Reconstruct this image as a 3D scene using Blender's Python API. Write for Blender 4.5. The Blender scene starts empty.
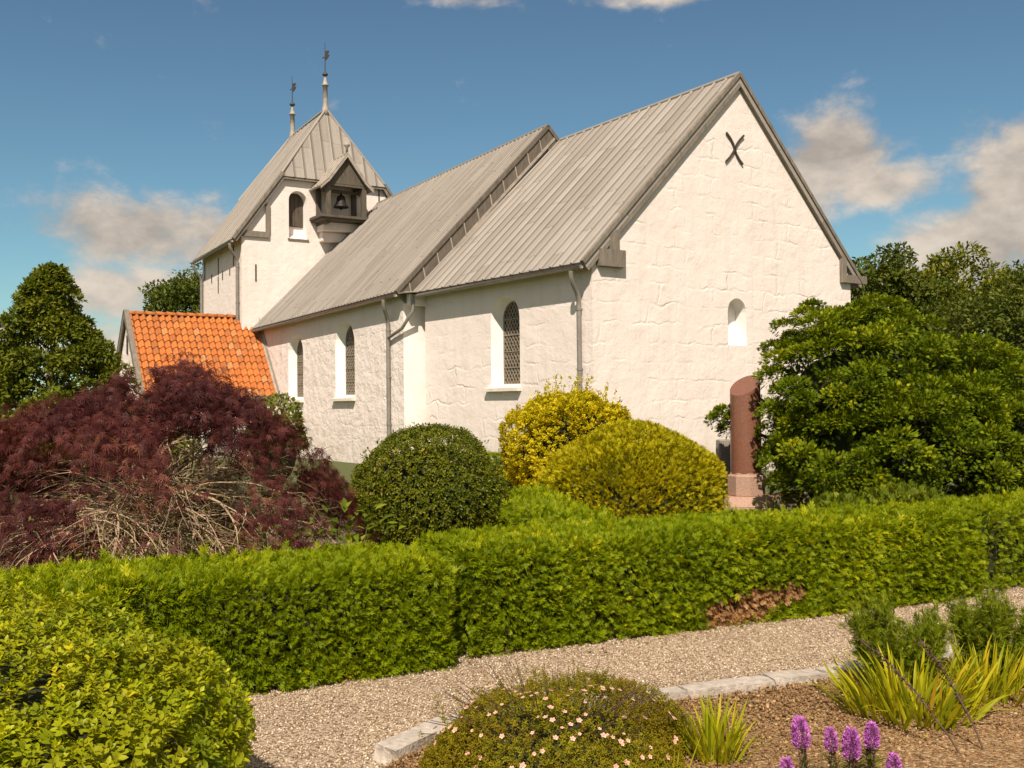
import bpy, bmesh, math, random
import numpy as np
from mathutils import Vector, Matrix

random.seed(7)
RNG = np.random.default_rng(11)
SC = bpy.context.scene
COL = SC.collection
R = math.radians

# ------------------------------------------------------------------ camera
cam_d = bpy.data.cameras.new('camera')
cam = bpy.data.objects.new('camera', cam_d)
COL.objects.link(cam)
cam_d.sensor_width = 36.0
cam_d.lens = 36.0 * 1040.0 / 1024.0
cam_d.clip_start = 0.05
cam_d.clip_end = 3000.0
pitch = math.atan(19.5 / 1040.0)
cam.matrix_world = (Matrix.Translation((0, 0, 1.65)) @ Matrix.Rotation(R(90) + pitch, 4, 'X')
                    @ Matrix.Rotation(R(-0.6), 4, 'Z'))
SC.camera = cam

# ------------------------------------------------------------------ sun and sky
SUN_EL = R(48)
SUN_DIR = Vector((0.0, -1.0, 0)).normalized() * math.cos(SUN_EL) + Vector((0, 0, math.sin(SUN_EL)))
SUN_DIR.rotate(Matrix.Rotation(R(-6.0), 3, 'Z'))      # towards the sun
sun_d = bpy.data.lights.new('sun', 'SUN')
sun_d.energy = 4.9
sun_d.angle = R(0.5)
sun_d.color = (1.0, 0.86, 0.72)
sun = bpy.data.objects.new('sun', sun_d)
COL.objects.link(sun)
sun.rotation_euler = SUN_DIR.to_track_quat('Z', 'Y').to_euler()

SC.view_settings.view_transform = 'Standard'
SC.view_settings.look = 'None'
SC.view_settings.gamma = 1.0
SC.view_settings.exposure = 0.34
SC.view_settings.use_curve_mapping = False
try:
    SC.cycles.use_denoising = True
    SC.cycles.max_bounces = 6
    SC.cycles.diffuse_bounces = 3
    SC.cycles.transparent_max_bounces = 4
    SC.cycles.caustics_reflective = False
    SC.cycles.caustics_refractive = False
except Exception:
    pass


class NT:
    """small helper for node trees"""
    def __init__(self, tree):
        self.t = tree
    def n(self, typ, **kw):
        nd = self.t.nodes.new(typ)
        for k, v in kw.items():
            if k == 'inp':
                for a, b in v.items():
                    self.set(nd, a, b)
            else:
                setattr(nd, k, v)
        return nd
    def set(self, nd, key, val):
        sock = nd.inputs[key]
        if isinstance(val, bpy.types.NodeSocket):
            self.t.links.new(val, sock)
        else:
            sock.default_value = val
    def math(self, op, a, b=None, c=None, clamp=False):
        nd = self.t.nodes.new('ShaderNodeMath')
        nd.operation = op
        nd.use_clamp = clamp
        for i, x in enumerate((a, b, c)):
            if x is not None:
                self.set(nd, i, x)
        return nd.outputs[0]
    def mix(self, fac, a, b, blend='MIX'):
        nd = self.t.nodes.new('ShaderNodeMix')
        nd.data_type = 'RGBA'
        nd.blend_type = blend
        self.set(nd, 0, fac)
        for key, x in ((6, a), (7, b)):
            if isinstance(x, tuple) and len(x) == 3:
                x = (*x, 1.0)
            self.set(nd, key, x)
        return nd.outputs[2]
    def maprange(self, v, a, b, c=0.0, d=1.0, smooth=False):
        nd = self.t.nodes.new('ShaderNodeMapRange')
        nd.interpolation_type = 'SMOOTHSTEP' if smooth else 'LINEAR'
        self.set(nd, 0, v)
        for i, x in enumerate((a, b, c, d)):
            self.set(nd, i + 1, x)
        return nd.outputs[0]
    def noise(self, vec, scale, detail=3.0, rough=0.55, dist=0.0):
        nd = self.t.nodes.new('ShaderNodeTexNoise')
        if vec is not None:
            self.set(nd, 'Vector', vec)
        self.set(nd, 'Scale', scale)
        self.set(nd, 'Detail', detail)
        self.set(nd, 'Roughness', rough)
        self.set(nd, 'Distortion', dist)
        return nd.outputs[0]


world = bpy.data.worlds.new('World')
SC.world = world
world.use_nodes = True
world.node_tree.nodes.clear()
W = NT(world.node_tree)
sky = W.n('ShaderNodeTexSky', sky_type='NISHITA', sun_disc=False)
sky.sun_elevation = SUN_EL
sky.sun_rotation = math.atan2(SUN_DIR.x, SUN_DIR.y)
sky.altitude = 50
sky.air_density = 1.0
sky.dust_density = 0.25
sky.ozone_density = 2.2
tc = W.n('ShaderNodeTexCoord')
sep = W.n('ShaderNodeSeparateXYZ', inp={0: tc.outputs['Generated']})
X_, Y_, Z_ = sep.outputs
az = W.math('ARCTAN2', X_, Y_)
el = W.math('ARCSINE', Z_)
pvec = W.n('ShaderNodeCombineXYZ', inp={0: az, 1: W.math('MULTIPLY', el, 1.5), 2: 0.3}).outputs[0]
# cloud banks: (azimuth, elevation, half width, half height, weight), radians of the sky
BANKS = [(-0.355, 0.160, 0.056, 0.028, 1.15), (-0.320, 0.150, 0.050, 0.028, 1.0), (-0.285, 0.155, 0.028, 0.026, 1.0), (-0.335, 0.105, 0.085, 0.026, 0.95),
         (-0.47, 0.062, 0.05, 0.028, 0.9), (-0.38, 0.055, 0.12, 0.025, 0.8),
         (0.308, 0.220, 0.040, 0.036, 1.25), (0.340, 0.192, 0.040, 0.022, 1.15), (0.285, 0.195, 0.03, 0.03, 1.0),
         (0.470, 0.165, 0.050, 0.052, 1.3), (0.415, 0.135, 0.060, 0.032, 1.15), (0.520, 0.190, 0.050, 0.060, 1.2), (0.58, 0.16, 0.10, 0.09, 1.2), (0.355, 0.095, 0.05, 0.02, 0.9), (0.46, 0.09, 0.12, 0.035, 1.1),
         (-0.055, 0.371, 0.045, 0.006, 0.55), (0.15, 0.369, 0.09, 0.007, 0.62), (0.05, 0.43, 0.3, 0.03, 0.8)]
mask = None
for (a0, e0, wa, we, wt) in BANKS:
    da = W.math('DIVIDE', W.math('SUBTRACT', az, a0), wa)
    de = W.math('DIVIDE', W.math('SUBTRACT', el, e0), we)
    d2 = W.math('ADD', W.math('MULTIPLY', da, da), W.math('MULTIPLY', de, de))
    g = W.math('MULTIPLY', W.math('POWER', 2.718, W.math('MULTIPLY', d2, -0.55)), wt)
    mask = g if mask is None else W.math('MAXIMUM', mask, g)
# scattered clouds over the unseen sky and overhead, thickened to add warm ambient light
other = W.math('MAXIMUM', W.maprange(W.math('ABSOLUTE', az), 0.62, 0.9, 0.0, 1.0, True), W.maprange(el, 0.50, 0.70, 0.0, 1.0, True))
big = W.noise(pvec, 2.6, 2.0, 0.5)
mask = W.math('MAXIMUM', mask, W.math('MULTIPLY', other, W.maprange(big, 0.36, 0.58, 0.0, 1.0)))
n1 = W.noise(pvec, 15.0, 11.0, 0.62, 0.15)
dens = W.math('ADD', mask, W.math('MULTIPLY', W.math('SUBTRACT', n1, 0.5), 1.7))
cov = W.maprange(dens, 0.24, 0.90, 0.0, 0.96, True)
n2 = W.noise(pvec, 10.0, 5.0, 0.55)
lift = W.maprange(W.math('ADD', n2, W.math('MULTIPLY', W.math('SUBTRACT', n1, 0.5), 0.9)), 0.30, 0.66)
ccol = W.mix(lift, (3.5, 3.02, 2.58, 1), (6.1, 5.25, 4.4, 1))
tint = W.mix(1.0, sky.outputs[0], W.mix(W.maprange(el, 0.05, 0.36), (0.57, 0.76, 0.69, 1), (0.54, 0.65, 0.64, 1)), 'MULTIPLY')
skyc = W.mix(cov, tint, ccol)
bg = W.n('ShaderNodeBackground', inp={0: skyc, 1: 0.10})
wo = W.n('ShaderNodeOutputWorld', inp={0: bg.outputs[0]})


# ------------------------------------------------------------------ materials
def new_mat(name):
    m = bpy.data.materials.new(name)
    m.use_nodes = True
    t = m.node_tree
    t.nodes.clear()
    N = NT(t)
    b = N.n('ShaderNodeBsdfPrincipled')
    o = N.n('ShaderNodeOutputMaterial', inp={0: b.outputs[0]})
    return m, N, b, o


def ramp(N, fac, stops):
    nd = N.n('ShaderNodeValToRGB')
    cr = nd.color_ramp
    while len(cr.elements) < len(stops):
        cr.elements.new(0.5)
    for e, (p, c) in zip(cr.elements, stops):
        e.position = p
        e.color = (*c, 1.0)
    N.set(nd, 0, fac)
    return nd.outputs[0]


def leaf_mat(name, stops, trans=0.3, rough=0.5, spec=0.35, patch=None, patch_scale=2.0):
    m, N, b, o = new_mat(name)
    at = N.n('ShaderNodeAttribute', attribute_name='rnd')
    c = ramp(N, at.outputs['Fac'], stops)
    geo = N.n('ShaderNodeNewGeometry')
    if patch:
        f = N.maprange(N.noise(geo.outputs['Position'], patch_scale, 2.0), 0.42, 0.66, 0.0, 0.75)
        c = N.mix(f, c, patch)
    N.set(b, 'Base Color', c)
    N.set(b, 'Roughness', rough)
    N.set(b, 'Specular IOR Level', spec * 0.4)
    tr = N.n('ShaderNodeBsdfTranslucent', inp={0: N.mix(1.0, c, (1.25, 1.15, 0.5), 'MULTIPLY')})
    ms = N.n('ShaderNodeMixShader', inp={0: trans, 1: b.outputs[0], 2: tr.outputs[0]})
    N.set(o, 0, ms.outputs[0])
    return m


def plain(name, col, rough=0.6, metal=0.0, var=0.25, scale=6.0, bump=0.0, bscale=30.0, spec=0.4):
    m, N, b, o = new_mat(name)
    geo = N.n('ShaderNodeNewGeometry')
    P = geo.outputs['Position']
    f = N.maprange(N.noise(P, scale, 5.0, 0.65), 0.3, 0.7)
    lo = tuple(x * (1 - var) for x in col)
    hi = tuple(min(1, x * (1 + var)) for x in col)
    N.set(b, 'Base Color', N.mix(f, lo, hi))
    N.set(b, 'Roughness', rough)
    N.set(b, 'Metallic', metal)
    N.set(b, 'Specular IOR Level', spec)
    if bump:
        bp = N.n('ShaderNodeBump', inp={'Strength': bump, 'Distance': 0.02, 'Height': N.noise(P, bscale, 4.0, 0.6)})
        N.set(b, 'Normal', bp.outputs[0])
    return m


U1 = np.array([-0.58088, 0.81399, 0.0]); V1 = np.array([0.81399, 0.58088, 0.0])
U2 = np.array([-0.53734, 0.84337, 0.0]); V2 = np.array([0.84337, 0.53734, 0.0])
U3 = np.array([-0.53871, 0.84249, 0.0]); V3 = np.array([0.84249, 0.53871, 0.0])
UP = np.array([0, 0, 1.0])


def wall_mat(name, u, v, brick=(0.78, 0.40), bstr=0.55, lump=0.5, lump_scale=3.5, col=(0.83, 0.748, 0.70)):
    """whitewashed masonry: faint block joints and lumps under many coats of lime"""
    m, N, b, o = new_mat(name)
    geo = N.n('ShaderNodeNewGeometry')
    P = geo.outputs['Position']
    w = u + v
    dot = N.n('ShaderNodeVectorMath', operation='DOT_PRODUCT', inp={0: P, 1: tuple(w)}).outputs['Value']
    z = N.n('ShaderNodeSeparateXYZ', inp={0: P}).outputs[2]
    wob = N.math('MULTIPLY', N.math('SUBTRACT', N.noise(P, 1.6, 2.0), 0.5), 0.35)
    wob2 = N.math('MULTIPLY', N.math('SUBTRACT', N.noise(P, 5.0, 2.0), 0.5), 0.10)
    zz = N.math('ADD', N.math('ADD', z, wob), wob2)
    xx = N.math('ADD', N.math('ADD', dot, N.math('MULTIPLY', wob, 1.3)), wob2)
    vec = N.n('ShaderNodeCombineXYZ', inp={0: xx, 1: zz, 2: 0.0}).outputs[0]
    br = N.n('ShaderNodeTexBrick', offset=0.43, inp={'Vector': vec, 'Scale': 1.0, 'Mortar Size': 0.05, 'Mortar Smooth': 1.0,
                                                     'Brick Width': brick[0], 'Row Height': brick[1], 'Color1': (0.2, 0.2, 0.2, 1), 'Color2': (0.8, 0.8, 0.8, 1)})
    fade = N.maprange(N.noise(P, 1.3, 4.0, 0.65), 0.44, 0.64)                 # joints are visible only here and there
    joint = N.math('MULTIPLY', br.outputs['Fac'], fade)
    blockv = N.n('ShaderNodeSeparateColor', inp={0: br.outputs['Color']}).outputs[0]
    l1 = N.noise(P, lump_scale, 5.0, 0.60, 0.1)
    l2 = N.noise(P, lump_scale * 5, 4.0, 0.6)
    h = N.math('ADD', N.math('MULTIPLY', joint, -0.15 * bstr), N.math('MULTIPLY', N.math('MULTIPLY', blockv, fade), 0.34 * bstr))
    h = N.math('ADD', h, N.math('ADD', N.math('MULTIPLY', l1, 2.2 * lump), N.math('MULTIPLY', l2, 0.20 * lump)))
    bp = N.n('ShaderNodeBump', inp={'Strength': 0.75, 'Distance': 0.05, 'Height': h})
    N.set(b, 'Normal', bp.outputs[0])
    dirt = N.maprange(N.noise(P, 1.1, 6.0, 0.68, 0.4), 0.42, 0.72)
    dirt2 = N.maprange(N.noise(P, 7.0, 5.0, 0.7), 0.56, 0.78)
    c = N.mix(N.math('MULTIPLY', dirt, 0.50), col, (0.72, 0.635, 0.57))
    c = N.mix(N.math('MULTIPLY', dirt2, 0.30), c, (0.86, 0.82, 0.76))
    sv = N.n('ShaderNodeVectorMath', operation='MULTIPLY', inp={0: P, 1: (4.0, 4.0, 0.22)}).outputs[0]
    streaks = N.maprange(N.noise(sv, 1.0, 5.0, 0.62), 0.50, 0.74)
    c = N.mix(N.math('MULTIPLY', streaks, 0.28), c, (0.60, 0.535, 0.465))
    base = N.maprange(z, 0.2, 1.5, 1.0, 0.0)
    c = N.mix(N.math('MULTIPLY', base, N.maprange(N.noise(P, 2.5, 5.0, 0.7), 0.35, 0.7, 0.0, 0.55)), c, (0.42, 0.40, 0.31))
    c = N.mix(N.math('MULTIPLY', joint, 0.10), c, (0.60, 0.54, 0.47))
    N.set(b, 'Base Color', c)
    N.set(b, 'Roughness', 0.92)
    N.set(b, 'Specular IOR Level', 0.15)
    return m


def roof_mat(name, sp, c1, c2, lap=2.2):
    """lead sheets between rolls, laps at uneven heights, streaks down the slope"""
    m, N, b, o = new_mat(name)
    uv = N.n('ShaderNodeUVMap', uv_map='UVMap')
    s = N.n('ShaderNodeSeparateXYZ', inp={0: uv.outputs[0]})
    cx = N.math('FLOOR', N.math('DIVIDE', s.outputs[0], sp))
    wn = N.n('ShaderNodeTexWhiteNoise', noise_dimensions='1D')
    N.set(wn, 'W', cx)
    yy = N.math('ADD', N.math('DIVIDE', s.outputs[1], lap), N.math('MULTIPLY', wn.outputs['Value'], 7.3))
    cy = N.math('FLOOR', yy)
    fr = N.math('FRACT', yy)
    cell = N.n('ShaderNodeCombineXYZ', inp={0: cx, 1: cy, 2: 0.0}).outputs[0]
    wn2 = N.n('ShaderNodeTexWhiteNoise', noise_dimensions='2D')
    N.set(wn2, 'Vector', cell)
    st = N.n('ShaderNodeCombineXYZ', inp={0: N.math('MULTIPLY', s.outputs[0], 9.0), 1: N.math('MULTIPLY', s.outputs[1], 0.55), 2: 0.0}).outputs[0]
    streak = N.maprange(N.noise(st, 1.0, 5.0, 0.65), 0.32, 0.70)
    big = N.maprange(N.noise(uv.outputs[0], 0.6, 4.0, 0.6), 0.35, 0.7)
    f = N.math('ADD', N.math('MULTIPLY', wn2.outputs['Value'], 0.55), N.math('ADD', N.math('MULTIPLY', streak, 0.40), N.math('MULTIPLY', big, 0.2)))
    c = N.mix(f, c1, c2)
    lich = N.maprange(N.noise(st, 1.7, 6.0, 0.7, 0.6), 0.62, 0.78)
    c = N.mix(N.math('MULTIPLY', lich, 0.45), c, (0.27, 0.185, 0.115))
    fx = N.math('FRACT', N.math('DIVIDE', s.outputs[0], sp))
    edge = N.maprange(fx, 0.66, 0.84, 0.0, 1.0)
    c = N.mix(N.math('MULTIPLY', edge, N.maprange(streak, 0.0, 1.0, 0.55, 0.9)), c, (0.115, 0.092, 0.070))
    line = N.math('LESS_THAN', fr, 0.016)
    c = N.mix(N.math('MULTIPLY', line, 0.45), c, (0.12, 0.10, 0.08))
    N.set(b, 'Base Color', c)
    N.set(b, 'Roughness', 0.62)
    N.set(b, 'Specular IOR Level', 0.3)
    geo = N.n('ShaderNodeNewGeometry')
    bp = N.n('ShaderNodeBump', inp={'Strength': 0.35, 'Distance': 0.03,
             'Height': N.math('ADD', N.math('MULTIPLY', fr, 0.5), N.noise(geo.outputs['Position'], 7.0, 3.0))})
    N.set(b, 'Normal', bp.outputs[0])
    return m


def wood_mat(name, col, var=0.35):
    m, N, b, o = new_mat(name)
    geo = N.n('ShaderNodeNewGeometry')
    P = geo.outputs['Position']
    sc = N.n('ShaderNodeVectorMath', operation='MULTIPLY', inp={0: P, 1: (6.0, 6.0, 1.6)}).outputs[0]
    f = N.maprange(N.noise(sc, 1.6, 6.0, 0.7, 0.3), 0.3, 0.72)
    lo = tuple(x * (1 - var) for x in col)
    hi = tuple(x * (1 + var) for x in col)
    N.set(b, 'Base Color', N.mix(f, lo, hi))
    N.set(b, 'Roughness', 0.8)
    bp = N.n('ShaderNodeBump', inp={'Strength': 0.4, 'Distance': 0.02, 'Height': N.noise(sc, 3.0, 4.0, 0.6)})
    N.set(b, 'Normal', bp.outputs[0])
    return m


def attr_mat(name, stops, rough=0.8, patch=None, pscale=4.0, bump=0.3, bscale=25.0, spec=0.3):
    m, N, b, o = new_mat(name)
    at = N.n('ShaderNodeAttribute', attribute_name='rnd')
    c = ramp(N, at.outputs['Fac'], stops)
    geo = N.n('ShaderNodeNewGeometry')
    P = geo.outputs['Position']
    if patch:
        f = N.maprange(N.noise(P, pscale, 6.0, 0.7), 0.52, 0.72, 0.0, 0.8)
        c = N.mix(f, c, patch)
    N.set(b, 'Base Color', c)
    N.set(b, 'Roughness', rough)
    N.set(b, 'Specular IOR Level', spec)
    if bump:
        bp = N.n('ShaderNodeBump', inp={'Strength': bump, 'Distance': 0.01, 'Height': N.noise(P, bscale, 4.0, 0.6)})
        N.set(b, 'Normal', bp.outputs[0])
    return m


def granular(name, stops, scale, fine, bumpd=0.012):
    """loose stones: one colour per pebble, with bump"""
    m, N, b, o = new_mat(name)
    geo = N.n('ShaderNodeNewGeometry')
    P = geo.outputs['Position']
    vo = N.n('ShaderNodeTexVoronoi', feature='F1', inp={'Vector': P, 'Scale': scale})
    r = N.n('ShaderNodeSeparateColor', inp={0: vo.outputs['Color']}).outputs[0]
    c = ramp(N, r, stops)
    big = N.maprange(N.noise(P, 1.3, 4.0, 0.6), 0.3, 0.7, 0.80, 1.12)
    c = N.mix(1.0, c, N.n('ShaderNodeCombineColor', inp={0: big, 1: big, 2: big}).outputs[0], 'MULTIPLY')
    N.set(b, 'Base Color', c)
    N.set(b, 'Roughness', 0.9)
    N.set(b, 'Specular IOR Level', 0.2)
    h = N.math('ADD', N.math('MULTIPLY', vo.outputs['Distance'], -1.0), N.math('MULTIPLY', N.noise(P, fine, 3.0), 0.5))
    bp = N.n('ShaderNodeBump', inp={'Strength': 0.9, 'Distance': bumpd, 'Height': h})
    N.set(b, 'Normal', bp.outputs[0])
    return m


M = {}
M['chancel_wall'] = wall_mat('whitewashed_ashlar', U1, V1, (0.85, 0.42), 0.70, 0.32, 2.4)
M['nave_wall'] = wall_mat('whitewashed_fieldstone', U2, V2, (0.72, 0.36), 0.50, 0.85, 3.0)
M['tower_wall'] = wall_mat('whitewashed_brick', U3, V3, (0.40, 0.16), 0.16, 0.40, 2.6)
M['lime'] = wall_mat('whiter_limewash', U1, V1, (0.9, 0.5), 0.10, 0.25, 2.4, (0.92, 0.875, 0.84))  # whiter limewash for the nave east face, reveals and cornice block
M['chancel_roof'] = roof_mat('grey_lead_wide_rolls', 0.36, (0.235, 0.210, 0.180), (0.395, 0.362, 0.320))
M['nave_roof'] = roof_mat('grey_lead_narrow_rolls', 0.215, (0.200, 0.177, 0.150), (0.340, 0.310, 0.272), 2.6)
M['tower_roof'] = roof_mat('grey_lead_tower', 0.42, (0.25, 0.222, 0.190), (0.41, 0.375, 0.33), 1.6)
M['lead'] = plain('lead_flashing', (0.36, 0.32, 0.27), 0.55, 0, 0.25, 5.0)
M['grey_wood'] = wood_mat('weathered_grey_wood', (0.20, 0.172, 0.135))
M['junction'] = wood_mat('dark_grey_boards', (0.125, 0.105, 0.080))
M['dark_wood'] = wood_mat('dark_brown_wood', (0.085, 0.068, 0.048))
M['cote_wood'] = wood_mat('weathered_brown_boards', (0.105, 0.086, 0.062))
M['zinc'] = plain('zinc_gutter', (0.27, 0.25, 0.22), 0.45, 0.35, 0.2, 8.0)
M['iron'] = plain('wrought_iron', (0.075, 0.062, 0.05), 0.6, 0.3, 0.3, 14.0)
M['bronze'] = plain('dark_bronze', (0.022, 0.019, 0.014), 0.6, 0.2, 0.3, 9.0)
M['sill'] = plain('limewashed_sill', (0.74, 0.67, 0.58), 0.9, 0, 0.15, 7.0, 0.3)
M['dark'] = plain('dark_opening', (0.03, 0.026, 0.02), 0.8, 0, 0.3, 5.0)
M['came'] = plain('lead_came', (0.30, 0.27, 0.21), 0.5, 0.2, 0.2, 9.0)


def glass_mat():
    m, N, b, o = new_mat('old_leaded_glass')
    geo = N.n('ShaderNodeNewGeometry')
    P = geo.outputs['Position']
    c = N.mix(N.maprange(N.noise(P, 9.0, 3.0), 0.35, 0.65), (0.035, 0.026, 0.016), (0.16, 0.105, 0.05))
    N.set(b, 'Base Color', c)
    N.set(b, 'Roughness', 0.22)
    bp = N.n('ShaderNodeBump', inp={'Strength': 0.25, 'Distance': 0.02, 'Height': N.noise(P, 11.0, 2.0)})
    N.set(b, 'Normal', bp.outputs[0])
    return m


M['glass'] = glass_mat()
M['tile'] = attr_mat('orange_clay_pantile', [(0.0, (0.34, 0.115, 0.032)), (0.45, (0.48, 0.150, 0.034)), (0.90, (0.56, 0.185, 0.042)), (1.0, (0.44, 0.24, 0.11))],
                     0.75, (0.36, 0.16, 0.06), 3.0, 0.25, 30.0)
M['granite_red'] = plain('polished_red_granite', (0.205, 0.090, 0.058), 0.30, 0, 0.28, 55.0, spec=0.5)
M['granite_pink'] = plain('hewn_pink_granite', (0.41, 0.265, 0.195), 0.8, 0, 0.25, 60.0, 0.3, 60.0)
M['granite_grey'] = plain('grey_granite', (0.30, 0.265, 0.225), 0.85, 0, 0.25, 40.0, 0.3, 50.0)
M['kerb'] = plain('pale_granite_kerb', (0.45, 0.40, 0.34), 0.85, 0, 0.28, 22.0, 0.6, 40.0)
M['soil'] = plain('churchyard_soil', (0.12, 0.085, 0.055), 0.95, 0, 0.4, 3.0, 0.6, 30.0)
M['gravel'] = granular('pale_path_gravel', [(0.0, (0.20, 0.145, 0.09)), (0.35, (0.38, 0.285, 0.19)), (0.7, (0.52, 0.405, 0.285)), (1.0, (0.64, 0.54, 0.42))], 75.0, 160.0)
M['bed'] = granular('brown_bed_soil', [(0.0, (0.14, 0.08, 0.034)), (0.5, (0.29, 0.175, 0.08)), (0.85, (0.40, 0.26, 0.13)), (1.0, (0.52, 0.40, 0.26))], 60.0, 120.0, 0.016)
M['pebble'] = attr_mat('pebbles', [(0.0, (0.18, 0.125, 0.075)), (0.3, (0.36, 0.265, 0.17)), (0.7, (0.52, 0.405, 0.28)), (0.93, (0.66, 0.56, 0.43)), (1.0, (0.78, 0.71, 0.60))], 0.8, None, bump=0)
M['bed_pebble'] = attr_mat('bed_grit', [(0.0, (0.13, 0.072, 0.030)), (0.5, (0.30, 0.18, 0.080)), (0.85, (0.43, 0.28, 0.135)), (1.0, (0.60, 0.46, 0.30))], 0.9, None, bump=0)
M['bark'] = plain('bark', (0.13, 0.10, 0.07), 0.9, 0, 0.35, 12.0, 0.6, 30.0)
M['twig_tan'] = plain('pale_bare_twigs', (0.42, 0.305, 0.19), 0.75, 0, 0.35, 7.0)
M['core'] = plain('dark_core', (0.026, 0.030, 0.008), 0.95, 0, 0.4, 10.0)  # solid dark cores added inside the foliage to block light
M['stem'] = plain('green_stem', (0.13, 0.17, 0.04), 0.7, 0, 0.3, 12.0)
M['dry'] = plain('dry_brown_stem', (0.10, 0.062, 0.038), 0.8, 0, 0.35, 20.0)

L = {}
L['hedge'] = leaf_mat('hedge_fronds', [(0.0, (0.084, 0.127, 0.0022)), (0.45, (0.191, 0.255, 0.0033)), (0.8, (0.312, 0.360, 0.0052)), (1.0, (0.471, 0.464, 0.0104))], 0.33, patch=(0.180, 0.248, 0.0027), patch_scale=1.1)
L['dead'] = leaf_mat('dead_hedge_fronds', [(0.0, (0.189, 0.087, 0.0325)), (0.6, (0.392, 0.210, 0.0845)), (1.0, (0.551, 0.348, 0.1560))], 0.15)
L['privet'] = leaf_mat('light_green_oval_leaves', [(0.0, (0.121, 0.175, 0.0045)), (0.5, (0.278, 0.335, 0.0075)), (0.85, (0.479, 0.495, 0.0120)), (1.0, (0.691, 0.587, 0.0168))], 0.36, 0.38, 0.5, patch=(0.339, 0.337, 0.0075), patch_scale=2.4)
L['maple'] = leaf_mat('dark_red_maple_leaves', [(0.0, (0.045, 0.012, 0.0126)), (0.5, (0.107, 0.029, 0.0274)), (0.85, (0.184, 0.055, 0.0442)), (1.0, (0.262, 0.117, 0.0631))], 0.38)
L['maple_green'] = leaf_mat('greenish_inner_maple_leaves', [(0.0, (0.08, 0.066, 0.018)), (1.0, (0.26, 0.21, 0.055))], 0.35)
L['round'] = leaf_mat('dark_green_small_leaves', [(0.0, (0.048, 0.069, 0.0041)), (0.5, (0.120, 0.143, 0.0069)), (0.85, (0.208, 0.210, 0.0125)), (1.0, (0.386, 0.306, 0.0347))], 0.26, 0.38, 0.45)
L['gold'] = leaf_mat('golden_small_leaves', [(0.0, (0.260, 0.237, 0.0047)), (0.5, (0.545, 0.467, 0.0079)), (0.85, (0.734, 0.622, 0.0142)), (1.0, (0.776, 0.759, 0.0396))], 0.36, 0.45, 0.4)
L['olive'] = leaf_mat('yellow_green_needles', [(0.0, (0.145, 0.150, 0.0035)), (0.5, (0.360, 0.334, 0.0050)), (0.85, (0.567, 0.496, 0.0086)), (1.0, (0.720, 0.584, 0.0142))], 0.3, patch=(0.414, 0.360, 0.0052), patch_scale=1.6)
L['hinoki'] = leaf_mat('dark_green_conifer_sprays', [(0.0, (0.049, 0.081, 0.0022)), (0.5, (0.124, 0.180, 0.0040)), (0.85, (0.232, 0.288, 0.0066)), (1.0, (0.367, 0.378, 0.0110))], 0.3)
L['tree_a'] = leaf_mat('mid_green_tree_leaves', [(0.0, (0.059, 0.084, 0.0071)), (0.5, (0.123, 0.150, 0.0119)), (0.85, (0.196, 0.216, 0.0190)), (1.0, (0.275, 0.267, 0.0277))], 0.32)
L['tree_b'] = leaf_mat('dark_green_tree_leaves', [(0.0, (0.043, 0.063, 0.0089)), (0.5, (0.085, 0.113, 0.0139)), (0.85, (0.133, 0.159, 0.0218)), (1.0, (0.201, 0.203, 0.0297))], 0.3)
L['weed'] = leaf_mat('green_weed_leaves', [(0.0, (0.061, 0.095, 0.0050)), (0.6, (0.144, 0.189, 0.0098)), (1.0, (0.304, 0.302, 0.0246))], 0.3)
L['pale'] = leaf_mat('pale_green_leaves', [(0.0, (0.08, 0.11, 0.012)), (0.6, (0.19, 0.22, 0.025)), (1.0, (0.30, 0.30, 0.05))], 0.32)
L['potent'] = leaf_mat('olive_small_leaves', [(0.0, (0.109, 0.108, 0.0056)), (0.5, (0.236, 0.224, 0.0085)), (0.85, (0.368, 0.326, 0.0141)), (1.0, (0.482, 0.338, 0.0282))], 0.34, patch=(0.243, 0.163, 0.0077), patch_scale=5.0)
L['blade'] = leaf_mat('yellow_green_blades', [(0.0, (0.184, 0.224, 0.0080)), (0.5, (0.368, 0.392, 0.0128)), (0.85, (0.575, 0.504, 0.0200)), (1.0, (0.690, 0.358, 0.0400))], 0.42, 0.4)
L['feather'] = leaf_mat('feathery_green_sprigs', [(0.0, (0.090, 0.133, 0.0050)), (0.6, (0.198, 0.248, 0.0091)), (1.0, (0.314, 0.334, 0.0203))], 0.33)
L['litter'] = leaf_mat('dry_fallen_leaves', [(0.0, (0.16, 0.085, 0.03)), (0.5, (0.30, 0.20, 0.05)), (1.0, (0.42, 0.36, 0.07))], 0.2)
L['redleaf'] = leaf_mat('red_brown_leaves', [(0.0, (0.12, 0.015, 0.012)), (1.0, (0.28, 0.045, 0.03))], 0.3)
M['petal'] = attr_mat('pale_pink_petals', [(0.0, (0.62, 0.30, 0.26)), (1.0, (0.76, 0.50, 0.42))], 0.7, bump=0)
M['pistil'] = plain('yellow_flower_centre', (0.60, 0.36, 0.06), 0.8)
M['purple'] = attr_mat('purple_florets', [(0.0, (0.32, 0.085, 0.32)), (0.6, (0.56, 0.17, 0.55)), (1.0, (0.72, 0.33, 0.68))], 0.7, bump=0)
M['purple_bud'] = attr_mat('dark_red_buds', [(0.0, (0.10, 0.025, 0.045)), (1.0, (0.20, 0.065, 0.085))], 0.7, bump=0)
M['marigold'] = plain('orange_yellow_petals', (0.72, 0.36, 0.04), 0.7)


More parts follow.
